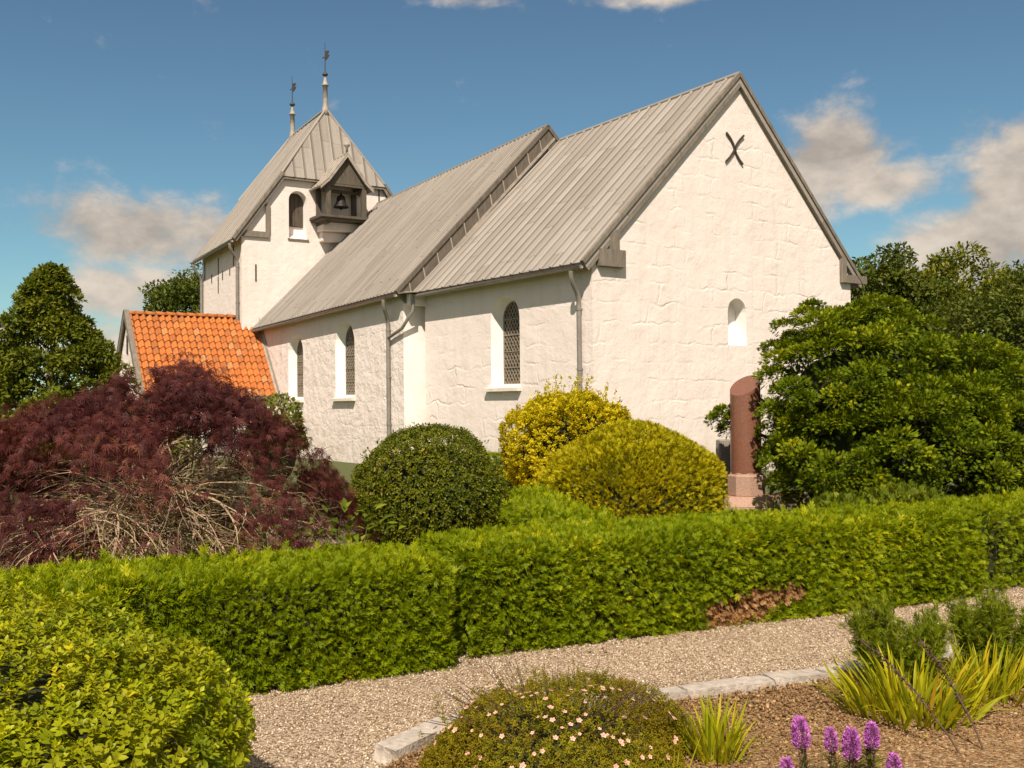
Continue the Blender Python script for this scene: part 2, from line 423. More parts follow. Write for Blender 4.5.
def ground_mat():
    m, N, b, o = new_mat('churchyard_lawn')
    geo = N.n('ShaderNodeNewGeometry')
    P = geo.outputs['Position']
    a = N.maprange(N.noise(P, 0.5, 5.0, 0.6), 0.35, 0.65)
    f = N.maprange(N.noise(P, 40.0, 4.0, 0.7), 0.3, 0.7)
    c = N.mix(a, N.mix(f, (0.045, 0.068, 0.012), (0.10, 0.125, 0.025)), N.mix(f, (0.06, 0.07, 0.02), (0.14, 0.13, 0.045)))
    N.set(b, 'Base Color', c)
    N.set(b, 'Roughness', 0.95)
    bp = N.n('ShaderNodeBump', inp={'Strength': 0.8, 'Distance': 0.03, 'Height': N.noise(P, 45.0, 3.0)})
    N.set(b, 'Normal', bp.outputs[0])
    return m


M['lawn'] = ground_mat()


# ------------------------------------------------------------------ object helpers
def link(o, parent=None):
    COL.objects.link(o)
    if parent is not None:
        o.parent = parent
        if parent.type == 'EMPTY':
            o.matrix_parent_inverse = Matrix.Translation(-Vector(parent.location))
    return o


def tag(o, label=None, cat=None, group=None, kind=None):
    if label: o['label'] = label
    if cat: o['category'] = cat
    if group: o['group'] = group
    if kind: o['kind'] = kind
    return o


def thing(name, loc, label, cat, group=None):
    o = bpy.data.objects.new(name, None)
    o.empty_display_size = 0.2
    o.location = loc
    COL.objects.link(o)
    return tag(o, label, cat, group)


class MB:
    """collects shapes into one mesh"""
    def __init__(self):
        self.v = []; self.f = []; self.mi = []; self.uv = []; self.sm = []; self.at = []
    def add(self, verts, faces, mi=0, uvs=None, smooth=False, rnd=0.5):
        k = len(self.v)
        self.v += [tuple(map(float, p)) for p in verts]
        self.at += [rnd] * len(verts)
        for i, f in enumerate(faces):
            self.f.append([k + j for j in f])
            self.mi.append(mi)
            self.sm.append(smooth)
            self.uv.append(uvs[i] if uvs else None)
    def obox(self, o, a, b, c, mi=0, rnd=0.5):
        """box from corner o with edge vectors a, b, c"""
        o, a, b, c = (np.array(x, float) for x in (o, a, b, c))
        v = [o, o + a, o + a + b, o + b, o + c, o + a + c, o + a + b + c, o + b + c]
        f = [(0, 3, 2, 1), (4, 5, 6, 7), (0, 1, 5, 4), (1, 2, 6, 5), (2, 3, 7, 6), (3, 0, 4, 7)]
        if np.dot(np.cross(a, b), c) < 0:
            f = [tuple(reversed(x)) for x in f]
        self.add(v, f, mi, rnd=rnd)
    def bar(self, p, q, w, h, up=(0, 0, 1), mi=0):
        """straight bar, w across, h along the up hint, centred on p-q"""
        p, q, up = (np.array(x, float) for x in (p, q, up))
        d = q - p
        s = np.cross(d, up); s /= np.linalg.norm(s)
        n = np.cross(s, d); n /= np.linalg.norm(n)
        self.obox(p - s * w / 2 - n * h / 2, d, s * w, n * h, mi)
    def tube(self, path, r, seg=8, mi=0, cap=True, smooth=True, rnd=0.5):
        P = [np.array(p, float) for p in path]
        rr = r if hasattr(r, '__len__') else [r] * len(P)
        rings = []
        ref = None
        for i, p in enumerate(P):
            d = P[min(i + 1, len(P) - 1)] - P[max(i - 1, 0)]
            d /= (np.linalg.norm(d) + 1e-9)
            if ref is None:
                ref = np.cross(d, [0, 0, 1.0]) if abs(d[2]) < 0.9 else np.cross(d, [1.0, 0, 0])
            a = ref - d * np.dot(ref, d)
            a /= (np.linalg.norm(a) + 1e-9)
            ref = a
            b = np.cross(d, a)
            rings.append([p + rr[i] * (math.cos(2 * math.pi * k / seg) * a + math.sin(2 * math.pi * k / seg) * b) for k in range(seg)])
        v = [q for ring in rings for q in ring]
        f = []
        for i in range(len(P) - 1):
            for k in range(seg):
                f.append((i * seg + k, i * seg + (k + 1) % seg, (i + 1) * seg + (k + 1) % seg, (i + 1) * seg + k))
        self.add(v, f, mi, None, smooth, rnd)
        if cap:
            self.add(rings[0], [tuple(reversed(range(seg)))], mi, rnd=rnd)
            self.add(rings[-1], [tuple(range(seg))], mi, rnd=rnd)
    def lathe(self, o, prof, seg=20, mi=0, smooth=True, sx=1.0):
        """prof: list of (radius, z) above o"""
        v = []; f = []
        for (r, z) in prof:
            for k in range(seg):
                a = 2 * math.pi * k / seg
                v.append((o[0] + r * math.cos(a) * sx, o[1] + r * math.sin(a), o[2] + z))
        n = len(prof)
        for i in range(n - 1):
            for k in range(seg):
                f.append((i * seg + k, i * seg + (k + 1) % seg, (i + 1) * seg + (k + 1) % seg, (i + 1) * seg + k))
        f.append(tuple(reversed(range(seg))))
        f.append(tuple((n - 1) * seg + k for k in range(seg)))
        self.add(v, f, mi, None, smooth)
    def build(self, name, mats, parent=None, bevel=0.0):
        me = bpy.data.meshes.new(name)
        me.from_pydata(self.v, [], self.f)
        if not isinstance(mats, (list, tuple)):
            mats = [mats]
        for m in mats:
            me.materials.append(m)
        me.polygons.foreach_set('material_index', self.mi)
        me.polygons.foreach_set('use_smooth', self.sm)
        a = me.attributes.new('rnd', 'FLOAT', 'POINT')
        a.data.foreach_set('value', self.at)
        if any(u is not None for u in self.uv):
            ul = me.uv_layers.new(name='UVMap')
            for p, u in zip(me.polygons, self.uv):
                if u is not None:
                    for li, c in zip(p.loop_indices, u):
                        ul.data[li].uv = c
        me.update()
        o = bpy.data.objects.new(name, me)
        if bevel:
            md = o.modifiers.new('edge', 'BEVEL')
            md.width = bevel; md.segments = 2; md.limit_method = 'ANGLE'; md.angle_limit = R(40)
        return link(o, parent)


def vnoise(p, freq, seed=0, waves=9):
    r = np.random.default_rng(seed + 1000)
    w = r.normal(size=(waves, 3)); w /= np.linalg.norm(w, axis=1)[:, None]
    w *= freq * r.uniform(0.6, 1.5, (waves, 1)) * 2.2
    ph = r.uniform(0, 6.28, waves)
    return np.sin(p @ w.T + ph).sum(1) / math.sqrt(waves) * 0.75


def nrm(a):
    return a / (np.linalg.norm(a, axis=-1, keepdims=True) + 1e-9)


def rdir(n):
    return nrm(RNG.normal(size=(n, 3)))


# ---- leaf templates: (verts, triangles); y is the leaf's length, z its face normal
def t_leaf(w=0.45, fold=0.12, curl=-0.10):
    v = np.array([(0, 0, 0), (-w / 2, 0.38, fold), (0, 0.42, 0), (w / 2, 0.38, fold), (-w * 0.36, 0.72, fold * 0.7 + curl * .5), (0, 0.74, curl * .5), (w * 0.36, 0.72, fold * 0.7 + curl * .5), (0, 1, curl)], float)
    f = [(0, 2, 1), (0, 3, 2), (1, 2, 5), (1, 5, 4), (2, 3, 6), (2, 6, 5), (4, 5, 7), (5, 6, 7)]
    return v, np.array(f)


def t_small():
    v = np.array([(0, 0, 0), (-0.26, 0.45, 0.07), (0.26, 0.45, 0.07), (0, 1, -0.05)], float)
    return v, np.array([(0, 2, 1), (1, 2, 3)])


def t_frond(n=4, w=0.16, ang=48, curl=0.14, seed=0):
    r = random.Random(seed)
    V = []; F = []
    def lob(bx, by, a, ln, ww):
        k = len(V)
        dx, dy = math.sin(a), math.cos(a)
        px, py = dy, -dx
        m = 0.5
        zc = lambda y: -curl * y * y
        V.extend([(bx, by, zc(by)), (bx + dx * ln * m - px * ww, by + dy * ln * m - py * ww, zc(by + dy * ln * m) + r.uniform(-.04, .04)),
                  (bx + dx * ln * m + px * ww, by + dy * ln * m + py * ww, zc(by + dy * ln * m) + r.uniform(-.04, .04)), (bx + dx * ln, by + dy * ln, zc(by + dy * ln) + r.uniform(-.03, .03))])
        F.extend([(k, k + 2, k + 1), (k + 1, k + 2, k + 3)])
    for i in range(n):
        y = 0.08 + 0.62 * i / n
        ln = 0.50 * (1 - 0.55 * i / n) * r.uniform(.85, 1.15)
        for s in (-1, 1):
            lob(0, y + r.uniform(-.03, .03), s * R(ang + r.uniform(-10, 10)), ln, w * 0.42)
    lob(0, 0.15, R(r.uniform(-6, 6)), 0.85, w * 0.5)
    return np.array(V), np.array(F)


def t_maple(seed=0):
    r = random.Random(seed)
    V = []; F = []
    for a, ln in ((-75, .55), (-48, .8), (-22, .95), (0, 1.05), (22, .95), (48, .8), (75, .55)):
        a = R(a + r.uniform(-6, 6)); ln *= r.uniform(.85, 1.1)
        k = len(V)
        dx, dy = math.sin(a), math.cos(a)
        px, py = dy, -dx
        w = 0.045
        V += [(0, 0, 0), (dx * ln * .45 - px * w, dy * ln * .45 - py * w, -.03), (dx * ln * .45 + px * w, dy * ln * .45 + py * w, -.03), (dx * ln, dy * ln, -.18 * ln)]
        F += [(k, k + 2, k + 1), (k + 1, k + 2, k + 3)]
    return np.array(V, float), np.array(F)


def t_rosette(n=7, seed=0, leaf=None, spread=(35, 80), lmin=.7):
    """a shoot: leaves around an upright axis (y)"""
    r = random.Random(seed)
    lv, lf = leaf or t_leaf()
    V = []; F = []
    k = 0
    for i in range(n):
        t = i / n
        a = i * 2.4 + r.uniform(-.4, .4)
        tilt = R(spread[1] + (spread[0] - spread[1]) * t + r.uniform(-10, 10))
        s = r.uniform(lmin, 1.0) * (1 - 0.25 * t)
        d = np.array([math.sin(tilt) * math.cos(a), math.cos(tilt), math.sin(tilt) * math.sin(a)])
        upv = np.array([-math.cos(tilt) * math.cos(a), math.sin(tilt), -math.cos(tilt) * math.sin(a)])
        x = np.cross(d, upv)
        pts = lv[:, 0:1] * x * s + lv[:, 1:2] * d * s + lv[:, 2:3] * upv * s
        pts = pts + np.array([0, t * 0.9, 0])
        V.append(pts); F.append(lf + k); k += len(lv)
    return np.vstack(V), np.vstack(F)


def t_blade(seg=5, w=0.035, bend=0.5):
    V = []; F = []
    for i in range(seg + 1):
        t = i / seg
        ww = w * (1 - t ** 2.2) * (0.6 + 0.4 * min(1, t * 4)) + 0.0006
        y = t - 0.25 * bend * t ** 3
        z = -bend * t ** 2.4 * 0.6
        V += [(-ww, y, z + 0.2 * ww), (0, y, z - 0.3 * ww), (ww, y, z + 0.2 * ww)]
    for i in range(seg):
        a = 3 * i
        for j in (0, 1):
            F += [(a + j, a + j + 1, a + 4 + j), (a + j, a + 4 + j, a + 3 + j)]
    return np.array(V, float), np.array(F)


class Foliage:
    """leaf sets that end up as one mesh"""
    def __init__(self):
        self.V = []; self.F = []; self.A = []; self.M = []; self.k = 0
    def add(self, tmpls, pos, dirs, ups, size, mi=0, rnd=None):
        n = len(pos)
        if not isinstance(tmpls, list):
            tmpls = [tmpls]
        size = np.broadcast_to(np.asarray(size, float), (n,))
        if rnd is None:
            rnd = np.clip(RNG.beta(2.0, 2.2, n), 0, 1)
        pick = RNG.integers(0, len(tmpls), n)
        Y = nrm(np.asarray(dirs, float)); X = nrm(np.cross(Y, ups)); Z = np.cross(X, Y)
        for ti, (tv, tf) in enumerate(tmpls):
            s = np.nonzero(pick == ti)[0]
            if not len(s):
                continue
            P = pos[s][:, None, :] + size[s][:, None, None] * (tv[None, :, 0:1] * X[s][:, None, :] + tv[None, :, 1:2] * Y[s][:, None, :] + tv[None, :, 2:3] * Z[s][:, None, :])
            m = len(s)
            f = tf[None] + (np.arange(m) * len(tv))[:, None, None] + self.k
            self.V.append(P.reshape(-1, 3)); self.F.append(f.reshape(-1, 3))
            self.A.append(np.repeat(rnd[s], len(tv))); self.M.append(np.full(m * len(tf), mi, np.int32))
            self.k += m * len(tv)
    def mesh(self, V, F, mi=0, rnd=0.3):
        """any triangle mesh joined in (for example the solid dark core)"""
        V = np.asarray(V, float); F = np.asarray(F)
        self.V.append(V); self.F.append(F + self.k); self.A.append(np.full(len(V), rnd)); self.M.append(np.full(len(F), mi, np.int32))
        self.k += len(V)
    def build(self, name, mats, parent=None):
        V = np.vstack(self.V).astype(np.float32); F = np.vstack(self.F).astype(np.int32)
        A = np.concatenate(self.A).astype(np.float32); MI = np.concatenate(self.M)
        me = bpy.data.meshes.new(name)
        me.vertices.add(len(V)); me.vertices.foreach_set('co', V.ravel())
        me.loops.add(F.size); me.loops.foreach_set('vertex_index', F.ravel())
        me.polygons.add(len(F)); me.polygons.foreach_set('loop_start', np.arange(len(F), dtype=np.int32) * 3)
        for m in (mats if isinstance(mats, (list, tuple)) else [mats]):
            me.materials.append(m)
        me.polygons.foreach_set('material_index', MI)
        a = me.attributes.new('rnd', 'FLOAT', 'POINT'); a.data.foreach_set('value', A)
        me.update(calc_edges=True)
        return link(bpy.data.objects.new(name, me), parent)


def ico(sub=3):
    bm = bmesh.new()
    bmesh.ops.create_icosphere(bm, subdivisions=sub, radius=1.0)
    V = np.array([v.co[:] for v in bm.verts]); F = np.array([[v.index for v in f.verts] for f in bm.faces])
    bm.free()
    return V, F


ICO3 = ico(3)
FR = [t_frond(5, .095, 40, .18, s) for s in range(4)]
FR_THIN = [t_frond(6, .05, 30, .10, s + 20) for s in range(3)]
FR_FAN = [t_frond(6, .13, 36, .24, s + 10) for s in range(4)]
ROS = [t_rosette(7, s) for s in range(4)]
LEAF = [t_leaf(0.42, .10, -.08), t_leaf(0.5, .14, -.16), t_leaf(.46, .06, .05)]
SMALL = t_small()
MAPLE = [t_maple(s) for s in range(4)]

# ------------------------------------------------------------------ the setting: ground, path, bed
g = MB()
g.add([(-1500, -1500, 0), (1500, -1500, 0), (1500, 1500, 0), (-1500, 1500, 0)], [(0, 1, 2, 3)])
tag(g.build('ground', M['lawn']), kind='structure')

HD = np.array([math.cos(R(24.5)), math.sin(R(24.5)), 0.0]); HN = np.array([-HD[1], HD[0], 0.0])
H0 = np.array([-0.354, 6.738, 0.0])
p = MB()
path_pts = [(-9, -6), (10, -6), (14, 8.0), tuple((H0 + HD * 13 + HN * 0.4)[:2]), tuple((H0 + HD * 4.6 + HN * 0.45)[:2]), tuple((H0 + HD * 0.0 + HN * 0.35)[:2]), (-1.6, 6.15), (-9, 2.0)]
p.add([(x, y, 0.006) for x, y in path_pts], [tuple(range(len(path_pts)))])
tag(p.build('gravel_path', M['gravel']), kind='structure')

KERB = [(-0.42, 3.60), (-0.545, 4.10), (-0.60, 4.55), (-0.53, 4.90), (-0.36, 5.17), (-0.10, 5.36), (0.30, 5.50), (0.784, 5.661), (1.29, 5.865), (1.847, 6.128), (3.154, 6.79), (5.2, 7.85), (8.0, 9.3)]
p = MB()
bedp = KERB + [(9.5, 7.0), (6, 1.5), (0.4, 2.2)]
n = len(bedp)
cx_, cy_ = 2.2, 4.6
bv = [(cx_, cy_, 0.055)] + [(x + (cx_ - x) * 0.0, y, 0.03) for x, y in bedp]
p.add(bv, [(0, 1 + (i + 1) % n, 1 + i) for i in range(n)])
o = p.build('flower_bed', M['bed'])
tag(o, kind='structure')
bm = bmesh.new(); bm.from_mesh(o.data); bmesh.ops.recalc_face_normals(bm, faces=bm.faces)
if sum(f.normal.z for f in bm.faces) < 0:
    bmesh.ops.reverse_faces(bm, faces=bm.faces)
bm.to_mesh(o.data); bm.free()

# soil strip under and behind the hedges
p = MB()
a_ = H0 - HD * 7 + HN * 0.1; b_ = H0 + HD * 13 + HN * 0.1
p.add([(*(a_)[:2], 0.010), (*(b_)[:2], 0.010), (*(b_ + HN * 8.4)[:2], 0.010), (*(a_ + HN * 8.4)[:2], 0.010)], [(0, 1, 2, 3)])
tag(p.build('soil_ground', M['soil']), kind='structure')


def in_poly(P, poly):
    x, y = P[:, 0], P[:, 1]
    c = np.zeros(len(P), bool)
    j = len(poly) - 1
    for i in range(len(poly)):
        xi, yi = poly[i][:2]; xj, yj = poly[j][:2]
        c ^= ((yi > y) != (yj > y)) & (x < (xj - xi) * (y - yi) / (yj - yi + 1e-12) + xi)
        j = i
    return c


OCT = (np.array([(1, 0, 0), (0, 1, 0), (-1, 0, 0), (0, -1, 0), (0, 0, 1), (0, 0, -1)], float),
       np.array([(0, 1, 4), (1, 2, 4), (2, 3, 4), (3, 0, 4), (1, 0, 5), (2, 1, 5), (3, 2, 5), (0, 3, 5)]))
OCTS = [(OCT[0] * np.array(s), OCT[1]) for s in ((1, .8, .6), (1.2, .7, .55), (.9, .9, .7))]


def bed_z(P):
    return 0.035 + 0.012 * vnoise(P, 1.5, 3)


q = np.column_stack([RNG.uniform(-2.2, 5.6, 150000), RNG.uniform(4.0, 9.6, 150000), np.zeros(150000)])
frus = (np.abs(q[:, 0] + 0.0) < q[:, 1] * 0.54 + 0.2)
s_ = (q - H0) @ HN
keep = in_poly(q, path_pts) & ~in_poly(q, bedp) & frus & (s_ < 0.4)
g = Foliage()
qq = q[keep]
qq[:, 2] = 0.008 + RNG.uniform(0, 0.005, len(qq))
g.add(OCTS, qq, rdir(len(qq)), rdir(len(qq)), RNG.uniform(.004, .0095, len(qq)), rnd=RNG.uniform(0, 1, len(qq)))
tag(g.build('gravel', M['pebble']), 'pale loose gravel covering the path in front of the hedge', 'gravel', kind='stuff')
keep = in_poly(q, bedp) & frus
qq = q[keep]
qq[:, 2] = 0.05 + RNG.uniform(-.012, 0.006, len(qq))
g = Foliage()
g.add(OCTS, qq, rdir(len(qq)), rdir(len(qq)), RNG.uniform(.004, .011, len(qq)) * RNG.choice([1, 1, 1, 1.6], len(qq)), rnd=RNG.beta(1.6, 2.6, len(qq)))
tag(g.build('bed_grit', M['bed_pebble']), 'brown grit and crumbs of soil on the flower bed', 'grit', kind='stuff')

# fallen leaves along the foot of the hedge and in the bed
n = 260
t = RNG.uniform(-1.6, 4.8, n)
q = H0 + HD * t[:, None] - HN * (RNG.exponential(.10, n) + .02)[:, None]
q2 = np.column_stack([RNG.uniform(-1.0, 3.5, 60), RNG.uniform(4.6, 7.0, 60), np.zeros(60)])
q = np.vstack([q, q2]); q[:, 2] = .02
q[:, 2] += .03 * in_poly(q, bedp)
g = Foliage()
m = len(q)
g.add(LEAF, q, rdir(m) * np.array([1, 1, .15]), UP + rdir(m) * .35, RNG.uniform(.015, .04, m), rnd=RNG.uniform(0, 1, m))
tag(g.build('fallen_leaves', L['litter']), 'dry fallen leaves scattered along the foot of the hedge', 'leaves', kind='stuff')

# ------------------------------------------------------------------ the church
arr = lambda *a: np.array(a, float)
CS, CN, Ca = arr(1.469, 21.242, 4.539), arr(9.039, 26.645, 4.633), arr(5.356, 24.016, 9.255)
CeW, CNW, Cr = arr(-2.476, 26.771, 4.539), arr(5.094, 32.173, 4.633), arr(1.411, 29.544, 9.129)
NeE, NNE, Na = arr(-2.975, 26.724, 4.561), arr(5.127, 31.887, 4.561), arr(1.076, 29.305, 9.499)
NeW, NNW, NaW = arr(-9.018, 36.208, 4.353), arr(-0.915, 41.37, 4.353), arr(-4.966, 38.789, 9.17)
TeS, Ta = arr(-9.613, 35.822, 7.462), arr(-6.813, 38.498, 12.678)
TeN = TeS + V3 * 7.6
TeW, TrW = arr(-12.232, 39.918, 7.267), arr(-8.707, 41.459, 12.454)
TeNW = TeW + V3 * 7.6
ZH = 9.93                                       # foot of the tower's half hips
PL, PR = TeS + V3 * 1.80 + UP * (ZH - 7.462), TeN - V3 * 1.80 + UP * (ZH - 7.462)
PLW, PRW = TeW + V3 * 1.80 + UP * (ZH - 7.462), TeNW - V3 * 1.80 + UP * (ZH - 7.462)

church = thing('church', (0.6, 27.0, 0), 'whitewashed medieval church with grey lead roofs, stout tower and orange tiled porch', 'church')


def roof_slab(mb, e0, e1, r1, r0, sp, th=0.16, roll=0.032, mi=0, jit=0.0):
    """roof side: eave e0-e1, ridge r0-r1 (r0 above e0); rolls run up the slope"""
    n = np.cross(e1 - e0, r0 - e0); n /= np.linalg.norm(n)
    if n[2] < 0: n = -n
    Lx = np.linalg.norm(e1 - e0); Ly = np.linalg.norm(r0 - e0); Lr = np.linalg.norm(r1 - r0)
    t = [x - n * th for x in (e0, e1, r1, r0)]
    V = [e0, e1, r1, r0] + t
    ox = np.dot(r0 - e0, (e1 - e0) / Lx)
    k = max(2, int(round(Lx / sp)))
    q_ = sp * k / Lx
    U = [(0, 0), (Lx * q_, 0), (Lx * q_, Ly), (0, Ly)]
    F = [(0, 1, 2, 3), (7, 6, 5, 4), (0, 4, 5, 1), (1, 5, 6, 2), (2, 6, 7, 3), (3, 7, 4, 0)]
    if np.dot(np.cross(V[1] - V[0], V[3] - V[0]), n) < 0:
        F = [tuple(reversed(f)) for f in F]
    allU = {**{i: U[i] for i in range(4)}, **{i + 4: U[i] for i in range(4)}}
    mb.add(V, F, mi, [[allU[i] for i in f] for f in F])
    s = (e1 - e0) / Lx
    prof = [(-1.0, -0.1), (-0.75, 0.75), (0, 1.1), (0.75, 0.75), (1.0, -0.1)]
    for i in range(k + 1):
        f = i / k
        a = e0 + (e1 - e0) * f + s * random.uniform(-jit, jit); b = r0 + (r1 - r0) * f + s * random.uniform(-jit, jit)
        if i == 0: a = a + s * roll; b = b + s * roll
        if i == k: a = a - s * roll; b = b - s * roll
        va = [a + s * x * roll + n * y * roll for x, y in prof]; vb = [b + s * x * roll + n * y * roll for x, y in prof]
        uu = (i + 0.5) * sp
        faces = [(j, j + 1, 5 + j + 1, 5 + j) for j in range(4)] + [(0, 4, 3, 2, 1)]
        mb.add(va + vb, faces, mi, [[(uu, 0 if q < 5 else Ly) for q in f_] for f_ in faces])


def roof_poly(mb, pts, sp, th=0.14, roll=0.022):
    """roof side of any outline; the first two points are its eave"""
    e0, e1 = pts[0], pts[1]
    ax = e1 - e0; Lx = np.linalg.norm(ax); ax = ax / Lx
    n = np.zeros(3)
    for i in range(1, len(pts) - 1):
        n = n + np.cross(pts[i] - e0, pts[i + 1] - e0)
    n = n / np.linalg.norm(n)
    flip = n[2] < 0
    if flip: n = -n
    up = np.cross(n, ax)
    if up[2] < 0: up = -up
    P2 = [((p - e0) @ ax, (p - e0) @ up) for p in pts]
    m = len(pts)
    k = max(2, int(round(Lx / sp))); q = sp * k / Lx
    V = list(pts) + [p - n * th for p in pts]
    F = [tuple(range(m)), tuple(range(2 * m - 1, m - 1, -1))] + [(i, i + m, (i + 1) % m + m, (i + 1) % m) for i in range(m)]
    if flip: F = [tuple(reversed(f)) for f in F]
    uv = [(x * q, y) for x, y in P2] * 2
    mb.add(V, F, 0, [[uv[i] for i in f] for f in F])
    prof = [(-1.0, -0.1), (-0.75, 0.75), (0, 1.1), (0.75, 0.75), (1.0, -0.1)]
    for i in range(1, k):
        x = Lx * i / k
        ys = []
        for (xa, ya), (xb, yb) in zip(P2, P2[1:] + P2[:1]):
            if (xa - x) * (xb - x) < 0:
                ys.append(ya + (yb - ya) * (x - xa) / (xb - xa))
        if len(ys) < 2 or max(ys) - min(ys) < .1: continue
        a = e0 + ax * x + up * min(ys); b = e0 + ax * x + up * max(ys)
        va = [a + ax * c * roll + n * d * roll for c, d in prof]; vb = [b + ax * c * roll + n * d * roll for c, d in prof]
        fs = [(j, j + 1, 5 + j + 1, 5 + j) for j in range(4)] + [(0, 4, 3, 2, 1)]
        mb.add(va + vb, fs, 0, [[((i + .4) * sp, 0)] * len(f) for f in fs])


def prism_wall(name, corners, ridge, mat, zb=-0.3):
    """solid gabled block: corners SE, NE, NW, SW with own top heights, ridge east and west points"""
    me = bpy.data.meshes.new(name)
    V = [(c[0], c[1], zb) for c in corners] + [tuple(c) for c in corners] + [tuple(r) for r in ridge]
    F = [(3, 2, 1, 0), (0, 1, 5, 8, 4), (1, 2, 6, 9, 8, 5), (2, 3, 7, 9, 6), (3, 0, 4, 8, 9, 7)]
    F = [(3, 2, 1, 0), (0, 1, 5, 8, 4), (1, 2, 6, 5), (5, 6, 9, 8), (2, 3, 7, 9, 6), (3, 0, 4, 7), (7, 4, 8, 9)]
    me.from_pydata(V, [], F)
    me.materials.append(mat)
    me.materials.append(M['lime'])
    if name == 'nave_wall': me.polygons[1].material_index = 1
    bm = bmesh.new(); bm.from_mesh(me); bmesh.ops.recalc_face_normals(bm, faces=bm.faces); bm.to_mesh(me); bm.free()
    o = bpy.data.objects.new(name, me)
    return link(o, church)


def arch(half, z0, zs, za, n=12, power=2.0):
    """arched outline (x, z) counter-clockwise from bottom left"""
    pts = [(-half, z0), (half, z0)]
    for i in range(n + 1):
        a = math.pi * i / n
        pts.append((half * math.cos(a), zs + (za - zs) * math.sin(a) ** (2 / power)))
    return pts


def carve(wall, cutters):
    for (prof0, prof1, o0, o1, ax) in cutters:
        """frustum from prof0 at o0 to prof1 at o1; ax = horizontal axis of the profile"""
        n = len(prof0)
        V = [o0 + ax * x + UP * z for x, z in prof0] + [o1 + ax * x + UP * z for x, z in prof1]
        F = [tuple(range(n)), tuple(range(2 * n - 1, n - 1, -1))] + [(i, i + n, (i + 1) % n + n, (i + 1) % n) for i in range(n)]
        me = bpy.data.meshes.new('cut'); me.from_pydata([tuple(v) for v in V], [], F)
        me.materials.append(M['lime'])
        bm = bmesh.new(); bm.from_mesh(me); bmesh.ops.recalc_face_normals(bm, faces=bm.faces); bm.to_mesh(me); bm.free()
        c = bpy.data.objects.new('cut', me); COL.objects.link(c)
        md = wall.modifiers.new('b', 'BOOLEAN'); md.operation = 'DIFFERENCE'; md.object = c; md.solver = 'EXACT'
        md.material_mode = 'TRANSFER'
        bpy.context.view_layer.update()
        dg = bpy.context.evaluated_depsgraph_get()
        nm = bpy.data.meshes.new_from_object(wall.evaluated_get(dg))
        wall.modifiers.clear()
        wall.data = nm
        bpy.data.objects.remove(c)


# --- chancel
cS = arr(1.642, 21.614, 0)
cS = CS + V1 * 0.33 + U1 * 0.10; cS[2] = 0
cW = 9.3 - 0.72
slopeS = (Ca[2] - CS[2]) / (9.3 * 0.513)
topS = CS[2] + 0.33 * slopeS - 0.22
slopeN = (Ca[2] - CN[2]) / (9.3 * 0.487)
topN = CN[2] + 0.36 * slopeN - 0.22
cLen = 6.75
rE = Ca + U1 * 0.10; rW = rE + U1 * cLen
wc = [cS + UP * topS, cS + V1 * cW + UP * topN, cS + V1 * cW + U1 * cLen + UP * topN, cS + U1 * cLen + UP * topS]
chancel = prism_wall('chancel_wall', wc, [rE - UP * 0.22, rW - UP * 0.30], M['chancel_wall'])


def loc1(u, v, z): return cS + U1 * u + V1 * v + UP * z
nS = NeE + V2 * 0.28 + U2 * 0.12; nS[2] = 0
def loc2(u, v, z): return nS + U2 * u + V2 * v + UP * z
tS = TeS + V3 * 0.36 + U3 * 0.10; tS[2] = 0
def loc3(u, v, z): return tS + U3 * u + V3 * v + UP * z


cw_d = 0.30
out_p = arch(0.59, 2.03, 3.62, 4.15); in_p = arch(0.42, 2.11, 3.62, 4.03)
c0 = loc1(3.15, -0.02, 0); c1 = loc1(3.15, cw_d, 0)
niche = arch(0.31, 2.88, 3.72, 4.03)
carve(chancel, [(out_p, in_p, c0, c1, U1),
                ([(x, z + (0.06 if z < 3 else 0)) for x, z in niche], [(x, z + (0.10 if z < 3 else 0)) for x, z in niche], loc1(-0.02, 4.36, 0), loc1(0.34, 4.36, 0), V1)])

# --- nave
nW_ = 9.608 - 0.56
topn = 4.561 + 0.28 * 1.02 - 0.22
topw = 4.353 + 0.28 * 1.00 - 0.22
nLen = 11.0
nrE = Na + U2 * 0.12; nrW = NaW - U2 * 0.02
wn_ = [nS + UP * topn, nS + V2 * nW_ + UP * topn, nS + V2 * nW_ + U2 * nLen + UP * topw, nS + U2 * nLen + UP * topw]
nave = prism_wall('nave_wall', wn_, [nrE - UP * 0.24, nrW - UP * 0.24], M['nave_wall'])
nw = [(7.745, 0.665, 1.84, 3.95), (3.80, 0.71, 1.86, 4.10)]
cuts = []
for (uc, hw, zb, za) in nw:
    cuts.append((arch(hw, zb, za - hw * 0.95, za), arch(0.46, zb + .10, za - .62, za - .13), loc2(uc, -0.02, 0), loc2(uc, 0.27, 0), U2))
carve(nave, cuts)

# --- tower
tW = 7.6 - 0.72
tLen = 4.72
tsl = (ZH - 7.462) / 1.80
ttop = TeS[2] + 0.36 * tsl - 0.25


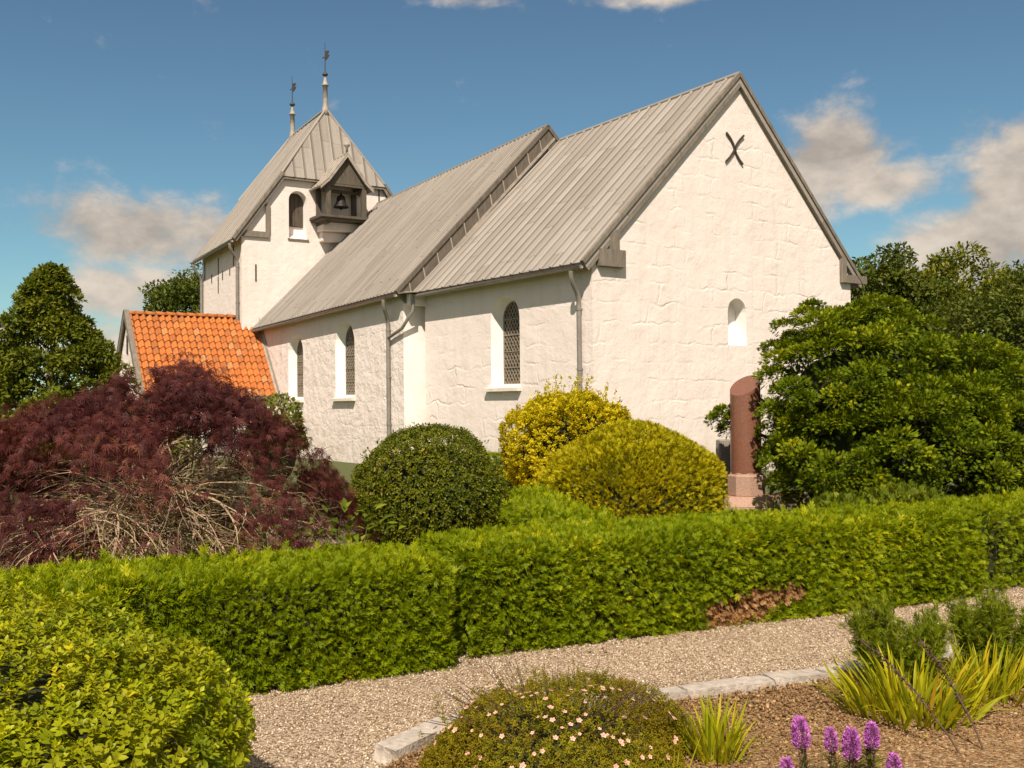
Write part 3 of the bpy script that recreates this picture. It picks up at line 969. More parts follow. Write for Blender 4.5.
def tower_block():
    z1, z2 = ttop, ZH - 0.06
    vl, vr = 1.60, 5.28
    V = [loc3(0, 0, -.3), loc3(0, tW, -.3), loc3(tLen, tW, -.3), loc3(tLen, 0, -.3),
         loc3(0, 0, z1), loc3(0, tW, z1), loc3(tLen, tW, z1 - .2), loc3(tLen, 0, z1 - .2),
         loc3(0, vl, z2), loc3(0, vr, z2), loc3(tLen, vr, z2 - .2), loc3(tLen, vl, z2 - .2)]
    F = [(3, 2, 1, 0), (0, 1, 5, 9, 8, 4), (1, 2, 6, 5), (5, 6, 10, 9), (2, 3, 7, 11, 10, 6), (3, 0, 4, 7), (7, 4, 8, 11), (8, 9, 10, 11)]
    me = bpy.data.meshes.new('tower_wall')
    me.from_pydata([tuple(v) for v in V], [], F)
    me.materials.append(M['tower_wall']); me.materials.append(M['lime'])
    bm = bmesh.new(); bm.from_mesh(me); bmesh.ops.recalc_face_normals(bm, faces=bm.faces); bm.to_mesh(me); bm.free()
    return link(bpy.data.objects.new('tower_wall', me), church)


tower = tower_block()
tw_p = arch(0.34, 7.62, 9.02, 9.36)
tw_in = [(x * 0.98, z + (0.22 if z < 8 else -0.02)) for x, z in tw_p]
carve(tower, [(tw_p, tw_in, loc3(-0.02, 2.065, 0), loc3(0.42, 2.065, 0), V3)])

# --- roofs
r_ = MB()
roof_slab(r_, CS, CeW + U1 * 0.12, Cr + U1 * 0.3, Ca, 0.36, jit=0.012)
roof_slab(r_, CNW + U1 * 0.12, CN, Ca, Cr + U1 * 0.3, 0.36, jit=0.012)
r_.tube([Ca + UP * 0.0, Cr], 0.055, 8)
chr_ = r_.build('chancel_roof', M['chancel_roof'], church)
r_ = MB()
roof_slab(r_, NeE, NeW, NaW, Na, 0.215, jit=0.010)
roof_slab(r_, NNW, NNE, Na, NaW, 0.215, jit=0.010)
r_.tube([Na, NaW], 0.055, 8)
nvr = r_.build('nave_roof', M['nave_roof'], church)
r_ = MB()
roof_poly(r_, [TeS, TeW, PLW, TrW, Ta, PL], 0.42)
roof_poly(r_, [TeNW, TeN, PR, Ta, TrW, PRW], 0.42)
hip = -U3 * 0.10 - UP * 0.12
roof_poly(r_, [PR + hip, PL + hip, Ta], 0.42)
roof_poly(r_, [PLW - U3 * hip.dot(U3) - UP * .12, PRW - U3 * hip.dot(U3) - UP * .12, TrW], 0.42)
for a_, b_ in ((Ta, TrW), (PL, Ta), (PR, Ta), (PLW, TrW), (PRW, TrW)):
    r_.tube([a_ + UP * .01, b_ + UP * .01], 0.05, 8)
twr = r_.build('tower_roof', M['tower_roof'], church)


def board(mb, p, q, down, out, depth, th=0.05, mi=0):
    """board along p-q hanging 'depth' along the down vector, its face pushed along out"""
    mb.obox(p + out * 0.0, q - p, down * depth, out * th, mi)


# bargeboards, chancel east gable
for (e, sgn) in ((CS, 1), (CN, -1)):
    b = MB()
    d = Ca - e
    dn = np.cross(d / np.linalg.norm(d), U1); dn /= np.linalg.norm(dn)
    if dn[2] > 0: dn = -dn
    b.obox(e + U1 * 0.005 + dn * 0.04, d, dn * (0.20 if sgn > 0 else 0.125), U1 * 0.05)
    b.obox(e - U1 * 0.035 - dn * 0.035, d, dn * 0.085, U1 * 0.10)
    b.build('bargeboard', M['grey_wood'], chr_)
b = MB()
b.obox(loc1(-0.145, 0.12, 4.49), V1 * 0.70, UP * 0.36, U1 * 0.135)          # foot of the left verge
b.obox(loc1(-0.115, 0.42, 4.851), V1 * 0.26, UP * 0.42, U1 * 0.10)
b.build('verge_foot', M['grey_wood'], chr_)
b = MB()
b.obox(loc1(-0.115, 8.14, 4.62), V1 * 0.98, UP * 0.20, U1 * 0.10)
b.obox(loc1(-0.105, 8.14, 4.821), V1 * 0.17, UP * 0.56, U1 * 0.09)
b.build('verge_foot', M['grey_wood'], chr_)

# nave east verge: boards with lead strips where the chancel roof runs under it
for e in (NeE, NNE):
    b = MB()
    d = Na - e
    dn = np.cross(d / np.linalg.norm(d), U2); dn /= np.linalg.norm(dn)
    if dn[2] > 0: dn = -dn
    b.obox(e - U2 * 0.03 + dn * 0.05, d, dn * 0.42, U2 * 0.08)
    b.obox(e - U2 * 0.07 - dn * 0.03, d, dn * 0.10, U2 * 0.13)
    b.build('bargeboard', M['junction'], nvr)
b = MB()
d = Na - NeE
dn = np.cross(d / np.linalg.norm(d), U2); dn /= np.linalg.norm(dn)
if dn[2] > 0: dn = -dn
for i in range(11):
    f = 0.06 + 0.086 * i
    pt = NeE + d * f
    b.obox(pt - U2 * 0.055 + dn * 0.10, d / np.linalg.norm(d) * 0.035, dn * 0.10 - UP * 0.26, U2 * 0.02)
b.obox(NeE - U2 * 0.05 + dn * 0.36, d, dn * 0.07, U2 * 0.015)
b.build('flashing', M['lead'], nvr)
b = MB()      # pale block closing the nave wall under the verge
b.obox(loc2(-0.30, 0.02, 4.22), V2 * 0.55, UP * 0.28, U2 * 0.30)
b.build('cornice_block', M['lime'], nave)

# tower east gable: fascia under the half hip, framed feet of the verge
t_ = MB()
t_.obox(loc3(-0.17, 1.50, ZH - 0.21), V3 * 3.90, UP * 0.07, U3 * 0.165)
t_.build('hip_fascia', M['grey_wood'], twr)
for e, top_ in ((TeS, PL), (TeN, PR)):
    b = MB()
    d = top_ - e
    dn = np.cross(d / np.linalg.norm(d), U3); dn /= np.linalg.norm(dn)
    if dn[2] > 0: dn = -dn
    b.obox(e - U3 * 0.06 + dn * 0.02, d, dn * 0.15, U3 * 0.07)
    b.obox(e - U3 * 0.11 - dn * 0.035, d, dn * 0.10, U3 * 0.12)
    b.build('bargeboard', M['grey_wood'], twr)
for sgn in (0, 1):
    b = MB()
    v0 = -0.20 if sgn == 0 else 5.90
    b.obox(loc3(-0.09, v0, 7.58), V3 * 1.18, UP * 0.20, U3 * 0.08)
    vp = 0.86 if sgn == 0 else 5.88
    b.obox(loc3(-0.088, vp, 7.78), V3 * 0.14, UP * 1.0, U3 * 0.07)
    b.build('verge_foot', M['grey_wood'], twr)


# gutters and downpipes
def gutter(parent, p0, p1, out, name='gutter'):
    mb = MB()
    c0_, c1_ = p0 - out * 0.005 - UP * 0.06, p1 - out * 0.005 - UP * 0.06
    n = 8; ring = []
    for i in range(n + 1):
        a = math.pi * i / n
        ring.append(out * 0.075 * math.cos(a) - UP * 0.075 * math.sin(a))
    V = [c0_ + r for r in ring] + [c1_ + r for r in ring] + [c0_ + r * 0.88 for r in ring] + [c1_ + r * 0.88 for r in ring]
    m = n + 1
    F = [(i, i + 1, m + i + 1, m + i) for i in range(n)] + [(2 * m + i, 3 * m + i, 3 * m + i + 1, 2 * m + i + 1) for i in range(n)]
    F += [tuple(range(m)), tuple(range(2 * m - 1, m - 1, -1))]
    mb.add(V, F, 0, None, True)
    return mb.build(name, M['zinc'], parent)


def downpipe(parent, top, wallpt, zbot, out):
    mb = MB()
    w = wallpt + out * 0.09
    mid1 = top - UP * 0.12
    w1 = w.copy(); w1[2] = top[2] - 0.55
    path = [top, mid1, mid1 * 0.75 + w1 * 0.25 - UP * .03, mid1 * 0.25 + w1 * 0.75 + UP * .02, w1, w1 - UP * 0.15]
    wb = w.copy(); wb[2] = zbot
    path.append(wb)
    mb.tube(path, 0.052, 10)
    z = w1[2] - 0.2
    while z > zbot + 0.3:
        c = w.copy(); c[2] = z
        mb.tube([c, c - UP * 0.05], 0.062, 10)
        mb.obox(c - out * 0.09 - np.cross(out, UP) * 0.015, out * 0.08, np.cross(out, UP) * 0.03, -UP * 0.03)
        z -= 1.25
    return mb.build('downpipe', M['zinc'], parent)


gutter(chr_, CS + U1 * 0.05, CeW, -V1)
gutter(nvr, NeE + U2 * 0.02, NeW, -V2)
gutter(twr, TeS + U3 * 0.02, TeW - U3 * 0.02, -V3)
downpipe(chancel, CS + U1 * 0.32 - V1 * 0.05 - UP * 0.16, loc1(0.33, 0, 0), 0.0, -V1)
downpipe(nave, NeE + U2 * 0.62 - V2 * 0.05 - UP * 0.16, loc2(0.74, 0, 0), 0.0, -V2)
downpipe(tower, TeS + U3 * 0.12 - V3 * 0.05 - UP * 0.16, loc3(0.22, 0, 0), 4.0, -V3)
downpipe(tower, TeW - U3 * 0.25 - V3 * 0.05 - UP * 0.16, loc3(4.58, 0, 0), 3.0, -V3)
b = MB()      # branch pipe carrying the chancel gutter round the corner to the nave pipe
b.tube([CeW + U1 * 0.02 - V1 * 0.05 - UP * 0.14, CeW + U1 * 0.02 - V1 * 0.05 - UP * 0.45, loc2(-0.12, -0.10, 3.62), loc2(0.40, -0.09, 3.50), loc2(0.74, -0.09, 3.42)], 0.045, 10)
b.build('branch_pipe', M['zinc'], nave)
b = MB()      # lead tray at the eave corner between the two roofs
b.obox(NeE + V2 * 0.05 - U2 * 0.45 + UP * 0.0 - UP * 0.06, V2 * 0.75 + UP * 0.05, U2 * 0.42, UP * 0.025)
b.build('lead_tray', M['lead'], nave)


# windows
def church_window(parent, o_in, ax, inward, prof_in, sill0, sill1, sill_z, label=None):
    """glass at o_in with outline prof_in, lattice of lead cames, sloping sill"""
    n = len(prof_in)
    mb = MB()
    o_ = o_in - inward * 0.012
    front = [o_ + ax * x + UP * z for x, z in prof_in]; back = [v + inward * 0.05 for v in front]
    mb.add(front + back, [tuple(range(n)), tuple(range(2 * n - 1, n - 1, -1))] + [(i, i + n, (i + 1) % n + n, (i + 1) % n) for i in range(n)], 0)
    win = mb.build('window', M['glass'], parent)
    bm = bmesh.new(); bm.from_mesh(win.data); bmesh.ops.recalc_face_normals(bm, faces=bm.faces); bm.to_mesh(win.data); bm.free()
    # lattice clipped to the outline
    xs = [x for x, z in prof_in]; zs = [z for x, z in prof_in]
    hw = max(xs); z0, z1 = min(zs), max(zs)
    zs_ = [z for x, z in prof_in if abs(abs(x) - hw) < 1e-6 and z > z0 + .1]
    spring = min(zs_)
    def inside(x, z):
        if abs(x) > hw or z < z0 or z > z1: return False
        if z <= spring: return True
        return (x / hw) ** 2 + ((z - spring) / (z1 - spring)) ** 2 <= 1
    lt = MB()
    oo = o_in - inward * 0.030
    step = 0.17
    k0 = int((z1 - z0 + 2 * hw) / step) + 2
    for sgn in (1, -1):
        for k in range(-k0, k0 + 1):
            c = z0 + k * step
            pts = []
            x = -hw
            seg = []
            while x <= hw + 1e-6:
                z = c + sgn * x * 1.45
                if inside(x, z): seg.append((x, z))
                x += 0.01
            if len(seg) > 2:
                (xa, za), (xb, zb) = seg[0], seg[-1]
                lt.bar(oo + ax * xa + UP * za, oo + ax * xb + UP * zb, 0.014, 0.012, tuple(inward))
    for z in np.arange(z0 + 0.38, spring + .1, 0.38):
        lt.bar(oo - inward * 0.012 - ax * hw + UP * z, oo - inward * 0.012 + ax * hw + UP * z, 0.016, 0.016)
    bars = [oo + ax * x + UP * z for x, z in prof_in]
    for i in range(n):
        lt.bar(bars[i], bars[(i + 1) % n], 0.035, 0.03, tuple(inward))
    lt.build('lattice', M['came'], win)
    s = MB()
    a0, a1 = sill0, sill1
    out = -inward
    top_in, top_out, bot_out, bot_in = 0.09, 0.02, -0.055, -0.055
    ring = lambda pp: [pp + inward * 0.26 + UP * (sill_z + top_in), pp + out * 0.13 + UP * (sill_z + top_out), pp + out * 0.13 + UP * (sill_z + bot_out), pp + inward * 0.26 + UP * (sill_z + bot_in)]
    V = ring(a0) + ring(a1)
    s.add(V, [(0, 1, 5, 4), (1, 2, 6, 5), (2, 3, 7, 6), (3, 0, 4, 7), (0, 3, 2, 1), (4, 5, 6, 7)])
    so = s.build('sill', M['sill'], win)
    bm = bmesh.new(); bm.from_mesh(so.data); bmesh.ops.recalc_face_normals(bm, faces=bm.faces); bm.to_mesh(so.data); bm.free()
    return win


church_window(church, c1, U1, V1, in_p, loc1(2.52, 0, 0), loc1(3.88, 0, 0), 1.99)
for (uc, hw, zb, za) in nw:
    church_window(church, loc2(uc, 0.27, 0), U2, V2, arch(0.46, zb + .10, za - .62, za - .13), loc2(uc - hw - 0.03, 0, 0), loc2(uc + hw + 0.10, 0, 0), zb - 0.03)

# tower belfry hatch, slits and wall irons
b = MB()
b.obox(loc3(0.36, 1.735, 8.12), V3 * 0.66, UP * 1.20, U3 * 0.05)
for i in range(4):
    b.obox(loc3(0.345, 1.75 + i * 0.165, 8.14), V3 * 0.15, UP * 1.1, U3 * 0.03)
b.build('belfry_hatch', M['dark_wood'], tower)
b = MB()
b.obox(loc3(-0.05, 1.68, 7.58), V3 * 0.78, UP * 0.05, U3 * 0.25)
b.build('belfry_sill', M['grey_wood'], tower)
b = MB(); b.obox(loc3(-0.015, 5.24, 9.25), V3 * 0.05, UP * 0.55, U3 * 0.03); b.build('wall_iron', M['iron'], tower)
b = MB(); b.obox(loc3(-0.015, 0.48, 6.02), V3 * 0.05, UP * 0.60, U3 * 0.03); b.build('wall_iron', M['iron'], tower)
for (u_, z0, z1) in ((2.67, 6.50, 7.14), (2.68, 5.85, 6.44), (0.87, 6.62, 7.36), (4.39, 6.50, 7.18), (3.5, 6.3, 6.62), (2.15, 6.28, 6.6), (1.3, 6.35, 6.58), (2.7, 4.55, 4.75)):
    b = MB(); b.obox(loc3(u_ - 0.03, -0.02, z0), U3 * 0.06, UP * (z1 - z0), V3 * 0.04); b.build('wall_iron', M['iron'], tower)
# crossed wall anchor in the chancel gable
b = MB()
for (va, za, vb, zb, bend) in ((4.05, 7.84, 4.595, 7.165, 0.08), (4.644, 7.855, 4.021, 7.163, -0.06)):
    pts = []
    for i in range(7):
        t = i / 6
        pts.append(loc1(-0.035, va + (vb - va) * t + bend * math.sin(2 * math.pi * t) * 0.6, za + (zb - za) * t))
    for i in range(6):
        b.bar(pts[i], pts[i + 1], 0.042, 0.03, tuple(-U1))
b.build('wall_anchor', M['iron'], chancel)

# spires with weathervanes
for (base, top, ball, tip, flip) in ((Ta + U3 * 0.06, 13.88, 13.99, 15.2, 1), (TrW - U3 * 0.06, 13.60, 13.71, 14.85, 1)):
    mb = MB()
    h = top - base[2]
    mb.lathe((base[0], base[1], base[2] - 0.25), [(0.16, 0), (0.13, 0.25), (0.095, 0.42), (0.085, h * 0.72 + .25), (0.13, h * 0.73 + .25), (0.135, h * 0.77 + .25), (0.085, h * 0.79 + .25), (0.075, h * 0.88 + .25), (0.035, h + .25), (0.03, h + .3)], 14)
    sp_ = mb.build('spire', M['lead'], church)
    wv = MB()
    wv.lathe((base[0], base[1], ball - 0.07), [(0.03, 0), (0.10, 0.03), (0.11, 0.07), (0.08, 0.12), (0.02, 0.15)], 12)
    wv.tube([(base[0], base[1], ball), (base[0], base[1], tip)], [0.022, 0.010], 6)
    d = np.array([0.72, -0.69, 0]) * flip
    o_ = np.array([base[0], base[1], ball + (tip - ball) * 0.42])
    prof = [(0.02, 0.0), (0.17, 0.06), (0.28, 0.16), (0.17, 0.19), (0.26, 0.32), (0.10, 0.36), (0.02, 0.34)]
    n = len(prof); s_ = np.cross(d, UP) * 0.008
    wv.add([o_ + d * x + UP * z + s_ for x, z in prof] + [o_ + d * x + UP * z - s_ for x, z in prof],
           [tuple(range(n)), tuple(range(2 * n - 1, n - 1, -1))] + [(i, i + n, (i + 1) % n + n, (i + 1) % n) for i in range(n)])
    wv.obox(o_ - d * 0.16 + UP * 0.12 - s_, d * 0.15, UP * 0.04, s_ * 2)
    wv.build('weathervane', M['iron'], sp_)

# bell cote on the tower's east wall
b = MB()
vc = 3.50
zf = 8.42
b.obox(loc3(-1.12, 2.50, zf - 0.09), V3 * 2.0, UP * 0.09, U3 * 1.14)
b.obox(loc3(-1.04, 2.58, zf - 0.17), V3 * 1.84, UP * 0.08, U3 * 1.06)
for v_ in (2.75, 4.13):
    b.obox(loc3(-1.0, v_, zf), V3 * 0.17, UP * 1.06, U3 * 0.17)
    b.obox(loc3(-0.12, v_, zf), V3 * 0.17, UP * 1.06, U3 * 0.12)
    b.obox(loc3(-0.95, v_ + 0.02, zf - 0.17), V3 * 0.13, -UP * 0.12 , U3 * 0.95)
b.obox(loc3(-1.01, 2.66, zf + 1.06), V3 * 1.73, UP * 0.13, U3 * 0.19)
for v_ in (2.66, 4.20):
    b.obox(loc3(-0.82, v_, zf + 1.061), V3 * 0.19, UP * 0.128, U3 * 0.80)
b.obox(loc3(-0.60, 2.8, zf + 0.90), V3 * 1.45, UP * 0.10, U3 * 0.10)       # bell beam
# boarded gable front
gz, ga = 9.56, 10.48
n_b = 5
wd = 1.56 / n_b
for i in range(n_b):
    v0 = vc - 0.78 + i * wd; v1 = v0 + wd - 0.012
    zt = lambda v: gz + (ga - gz) * max(0.02, 1 - abs(v - vc) / 0.78)
    P_ = [loc3(-1.02, v0, gz), loc3(-1.02, v1, gz), loc3(-1.02, v1, zt(v1))]
    if v0 < vc < v1: P_.append(loc3(-1.02, vc, ga))
    P_.append(loc3(-1.02, v0, zt(v0)))
    m_ = len(P_)
    Q_ = [q_ + U3 * 0.03 for q_ in P_]
    b.add(P_ + Q_, [tuple(range(m_)), tuple(range(2 * m_ - 1, m_ - 1, -1))] + [(j, j + m_, (j + 1) % m_ + m_, (j + 1) % m_) for j in range(m_)])
kb = MB()
kb.obox(loc3(-0.62, 2.78, zf - 0.50), V3 * 1.46, UP * 0.325, U3 * 0.62)
kb.obox(loc3(-0.34, 2.86, zf - 0.85), V3 * 1.30, UP * 0.345, U3 * 0.34)
kb.build('corbel', M['tower_wall'], tower, 0.03)
cote = b.build('bell_cote', M['cote_wood'], church)
b = MB()
ap = loc3(-1.16, vc, 10.66); apb = loc3(0.0, vc, 10.66)
for sg in (-1, 1):
    # slope with a slight sprocketed foot
    k1 = loc3(-1.16, vc + sg * 0.72, 9.70); k1b = loc3(0.0, vc + sg * 0.72, 9.70)
    k2 = loc3(-1.16, vc + sg * 1.02, 9.42); k2b = loc3(0.0, vc + sg * 1.02, 9.42)
    for (p0, p1, q0, q1) in ((k1, k1b, ap, apb), (k2, k2b, k1, k1b)):
        nn = np.cross(p1 - p0, q0 - p0); nn /= np.linalg.norm(nn)
        if nn[2] < 0: nn = -nn
        b.add([p0, p1, q1, q0, p0 - nn * .06, p1 - nn * .06, q1 - nn * .06, q0 - nn * .06], [(0, 1, 2, 3), (7, 6, 5, 4), (0, 4, 5, 1), (1, 5, 6, 2), (2, 6, 7, 3), (3, 7, 4, 0)], 0,
              [[(0, 0)] * 4] * 6)
    for i in range(5):
        f = i / 4
        b.tube([k2 * (1 - f) + k2b * f + UP * .015, k1 * (1 - f) + k1b * f + UP * .02, ap * (1 - f) + apb * f + UP * .01], 0.022, 6)
    b.obox(k1 - U3 * 0.02 + UP * -0.02, (ap - k1), -UP * 0.12, U3 * 0.05)
    b.obox(k2 - U3 * 0.018 + UP * -0.02, (k1 - k2), -UP * 0.10, U3 * 0.05)
b.tube([ap, apb], 0.035, 6)
b.lathe(tuple(loc3(-1.10, vc, 10.62)), [(0.045, 0), (0.045, 0.25), (0.11, 0.31), (0.11, 0.36), (0.05, 0.40), (0.02, 0.46)], 10)
b.build('cote_roof', M['lead'], cote)
b = MB()
b.lathe(tuple(loc3(-0.55, vc, zf + 0.38)), [(0.27, 0), (0.275, 0.03), (0.22, 0.10), (0.17, 0.22), (0.155, 0.36), (0.12, 0.42), (0.04, 0.46), (0.04, 0.54)], 20)
b.lathe(tuple(loc3(-0.55, vc, zf + 0.30)), [(0.02, 0), (0.045, 0.03), (0.045, 0.08), (0.02, 0.12)], 10)
b.build('bell', M['bronze'], cote)

# porch with orange pantiles
PR, PE, PZ, EZ = 11.60, 9.41, 4.80, 1.985
PS = -4.46
pw_x0, pw_x1 = 9.58, 13.62
mb = MB()
me_v = [loc2(pw_x0, PS + 0.10, -0.2), loc2(pw_x1, PS + 0.10, -0.2), loc2(pw_x1, 0.05, -0.2), loc2(pw_x0, 0.05, -0.2)]
he = EZ + 0.10
V = me_v + [v * arr(1, 1, 0) + UP * he for v in me_v] + [loc2(PR, PS + 0.10, PZ - 0.12), loc2(PR, 0.05, PZ - 0.12)]
mb.add(V, [(0, 1, 5, 8, 4), (1, 2, 6, 5), (2, 3, 7, 9, 6), (3, 0, 4, 7), (4, 8, 9, 7), (8, 5, 6, 9), (3, 2, 1, 0)])
porch = mb.build('porch_wall', M['nave_wall'], church)
bm = bmesh.new(); bm.from_mesh(porch.data); bmesh.ops.recalc_face_normals(bm, faces=bm.faces); bm.to_mesh(porch.data); bm.free()
b = MB(); b.obox(loc2(PR - 0.06, PS + 0.07, 3.42), U2 * 0.13, UP * 0.62, V2 * 0.05); b.build('gable_slit', M['dark'], porch)


def pantiles(e0, e1, r0):
    """S-tiles in overlapping courses from eave e0-e1 up to the ridge"""
    F_ = MB()
    ax = e1 - e0; Lx = np.linalg.norm(ax); ax /= Lx
    up = r0 - e0; Ly = np.linalg.norm(up); up /= Ly
    n = np.cross(ax, up); n /= np.linalg.norm(n)
    if n[2] < 0: n = -n
    cols = 21; rows = 12
    cw = Lx / cols; rh = Ly / rows
    S = 9
    for r in range(rows):
        for c in range(cols):
            jz = random.uniform(-.006, .006); jy = random.uniform(-.008, .008)
            top = []; bot = []
            for k in range(S + 1):
                t = k / S
                h = 0.040 * math.cos(2 * math.pi * (t - 0.72)) + (0.012 if t > 0.45 else 0)
                x = (c + t * 1.06) * cw
                base = e0 + ax * x
                bot.append(base + up * (r * rh - 0.03 + jy) + n * (h + 0.062 + jz))
                top.append(base + up * ((r + 1) * rh + 0.03) + n * (h + 0.022 + jz))
            under = [q - n * 0.022 for q in bot]
            m = S + 1
            F_.add(bot + top + under, [(k, k + 1, m + k + 1, m + k) for k in range(S)] + [(2 * m + k, 2 * m + k + 1, k + 1, k) for k in range(S)], 0, None, False,
                   min(1, max(0, random.betavariate(2, 2) if random.random() > 0.025 else 0.97)))
    F_.add([e0, e1, e1 + up * Ly, r0] + [e0 - n * .05, e1 - n * .05, e1 + up * Ly - n * .05, r0 - n * .05], [(0, 1, 2, 3), (7, 6, 5, 4), (0, 4, 5, 1), (1, 5, 6, 2), (2, 6, 7, 3), (3, 7, 4, 0)], 1)
    return F_


e0, e1, rr0 = loc2(PE, PS, EZ), loc2(PE, -0.02, EZ), loc2(PR, PS, PZ - 0.05)
pt = pantiles(e0, e1, rr0)
w0, w1, wr = loc2(2 * PR - PE, PS, EZ), loc2(2 * PR - PE, -0.02, EZ), rr0
pt2 = pantiles(w0, w1, wr)
pt.v += []; k = len(pt.v)
pt.v += pt2.v; pt.at += pt2.at; pt.f += [[i + k for i in f] for f in pt2.f]; pt.mi += pt2.mi; pt.sm += pt2.sm; pt.uv += pt2.uv
proof = pt.build('tiled_roof', [M['tile'], M['dark_wood']], porch)
b = MB()
nrt = 13
Lr = 4.46
for i in range(nrt):
    v0 = PS + i * Lr / nrt
    c0_ = loc2(PR, v0 - 0.01, PZ - 0.02); c1_ = loc2(PR, v0 + Lr / nrt + 0.02, PZ - 0.04)
    ring = lambda c, r: [c + U2 * r * math.cos(a) + UP * (r * 0.8 * math.sin(a)) for a in np.linspace(-0.2, math.pi + .2, 9)]
    A_, B_ = ring(c0_, 0.125), ring(c1_, 0.105)
    b.add(A_ + B_, [(j, j + 1, 9 + j + 1, 9 + j) for j in range(8)] + [tuple(range(8, -1, -1)), tuple(range(9, 18))], 0, None, True, random.uniform(0, .5))
b.build('ridge_tiles', M['tile'], proof)
for sg in (-1, 1):
    b = MB()
    e = loc2(PR + sg * (PR - PE), PS - 0.02, EZ + 0.02); a = loc2(PR, PS - 0.02, PZ + 0.04)
    d = a - e
    dn = np.cross(d / np.linalg.norm(d), V2); dn /= np.linalg.norm(dn)
    if dn[2] > 0: dn = -dn
    b.obox(e - dn * 0.06, d, dn * 0.20, V2 * 0.05)
    b.obox(e - dn * 0.085 - V2 * 0.012, d, dn * 0.05, V2 * 0.16)
    b.build('bargeboard', M['grey_wood'], proof)
b = MB()      # lead flashing up the side against the nave wall
d = (loc2(PR, 0, PZ) - loc2(PE, 0, EZ))
nn = np.cross(V2, d); nn /= np.linalg.norm(nn)
if nn[2] < 0: nn = -nn
b.obox(loc2(PE, -0.10, EZ) + nn * 0.115, d, V2 * 0.10, nn * 0.02)
b.obox(loc2(PE, -0.035, EZ) + nn * 0.137, d * 0.93, V2 * 0.03, nn * 0.15)
b.build('flashing', M['lead'], proof)

# ------------------------------------------------------------------ kerb stones
def resample(poly, step):
    pts = [np.array(p, float) for p in poly]
    out = []; acc = 0.0
    for a, b_ in zip(pts[:-1], pts[1:]):
        Ls = np.linalg.norm(b_ - a)
        while acc <= Ls:
            out.append((a + (b_ - a) * acc / Ls, (b_ - a) / Ls)); acc += step
        acc -= Ls
    return out


KP = []
pts_all = resample(KERB, 0.02)
i = 0
idx = 60
kn = 0
stone_protos = []
for s in range(3):
    bm = bmesh.new()
    bmesh.ops.create_cube(bm, size=1.0)
    bmesh.ops.subdivide_edges(bm, edges=bm.edges[:], cuts=4, use_grid_fill=True)
    for v in bm.verts:
        p_ = np.array([v.co[:]])
        v.co += Vector((vnoise(p_, 1.6, 40 + s)[0], vnoise(p_, 1.6, 50 + s)[0], vnoise(p_, 1.6, 60 + s)[0])) * 0.055
        v.co *= 1.0 - 0.05 * max(0, (abs(v.co.x) + abs(v.co.y) + abs(v.co.z)) - 1.0)
    me = bpy.data.meshes.new('kerb_stone'); bm.to_mesh(me); bm.free()
    me.materials.append(M['kerb'])
    for pl in me.polygons: pl.use_smooth = False
    stone_protos.append(me)
first_k = None
while idx < len(pts_all):
    ln = random.uniform(0.20, 0.40)
    mid = idx + int(ln / 0.04)
    if mid >= len(pts_all): break
    (c, d) = pts_all[mid]
    idx += int(ln / 0.02)
    if not (4.3 < c[1] < 8.3 and c[0] < 4.7):
        continue
    o = bpy.data.objects.new('kerb_stone', stone_protos[kn % 3])
    o.location = (c[0], c[1], 0.028)
    o.scale = (ln - 0.012, random.uniform(0.13, 0.16), random.uniform(0.10, 0.118))
    o.rotation_euler = (R(random.uniform(-3, 3)), R(random.uniform(-3, 3)), math.atan2(d[1], d[0]) + R(random.uniform(-3, 3)))
    COL.objects.link(o)
    if c[1] < 5.36:
        lab = 'pale granite kerb stone in the curved bed corner left of the pink flowering shrub'
    elif c[0] < 0.8:
        lab = 'pale granite kerb stone hidden behind the pink flowering shrub'
    elif c[0] < 2.0:
        lab = 'pale granite kerb stone in the open straight run right of the pink flowering shrub'
    else:
        lab = 'pale granite kerb stone behind the feathery plants at the right of the bed'
    tag(o, lab, 'kerb stone', 'granite kerb stones edging the flower bed')
    kn += 1


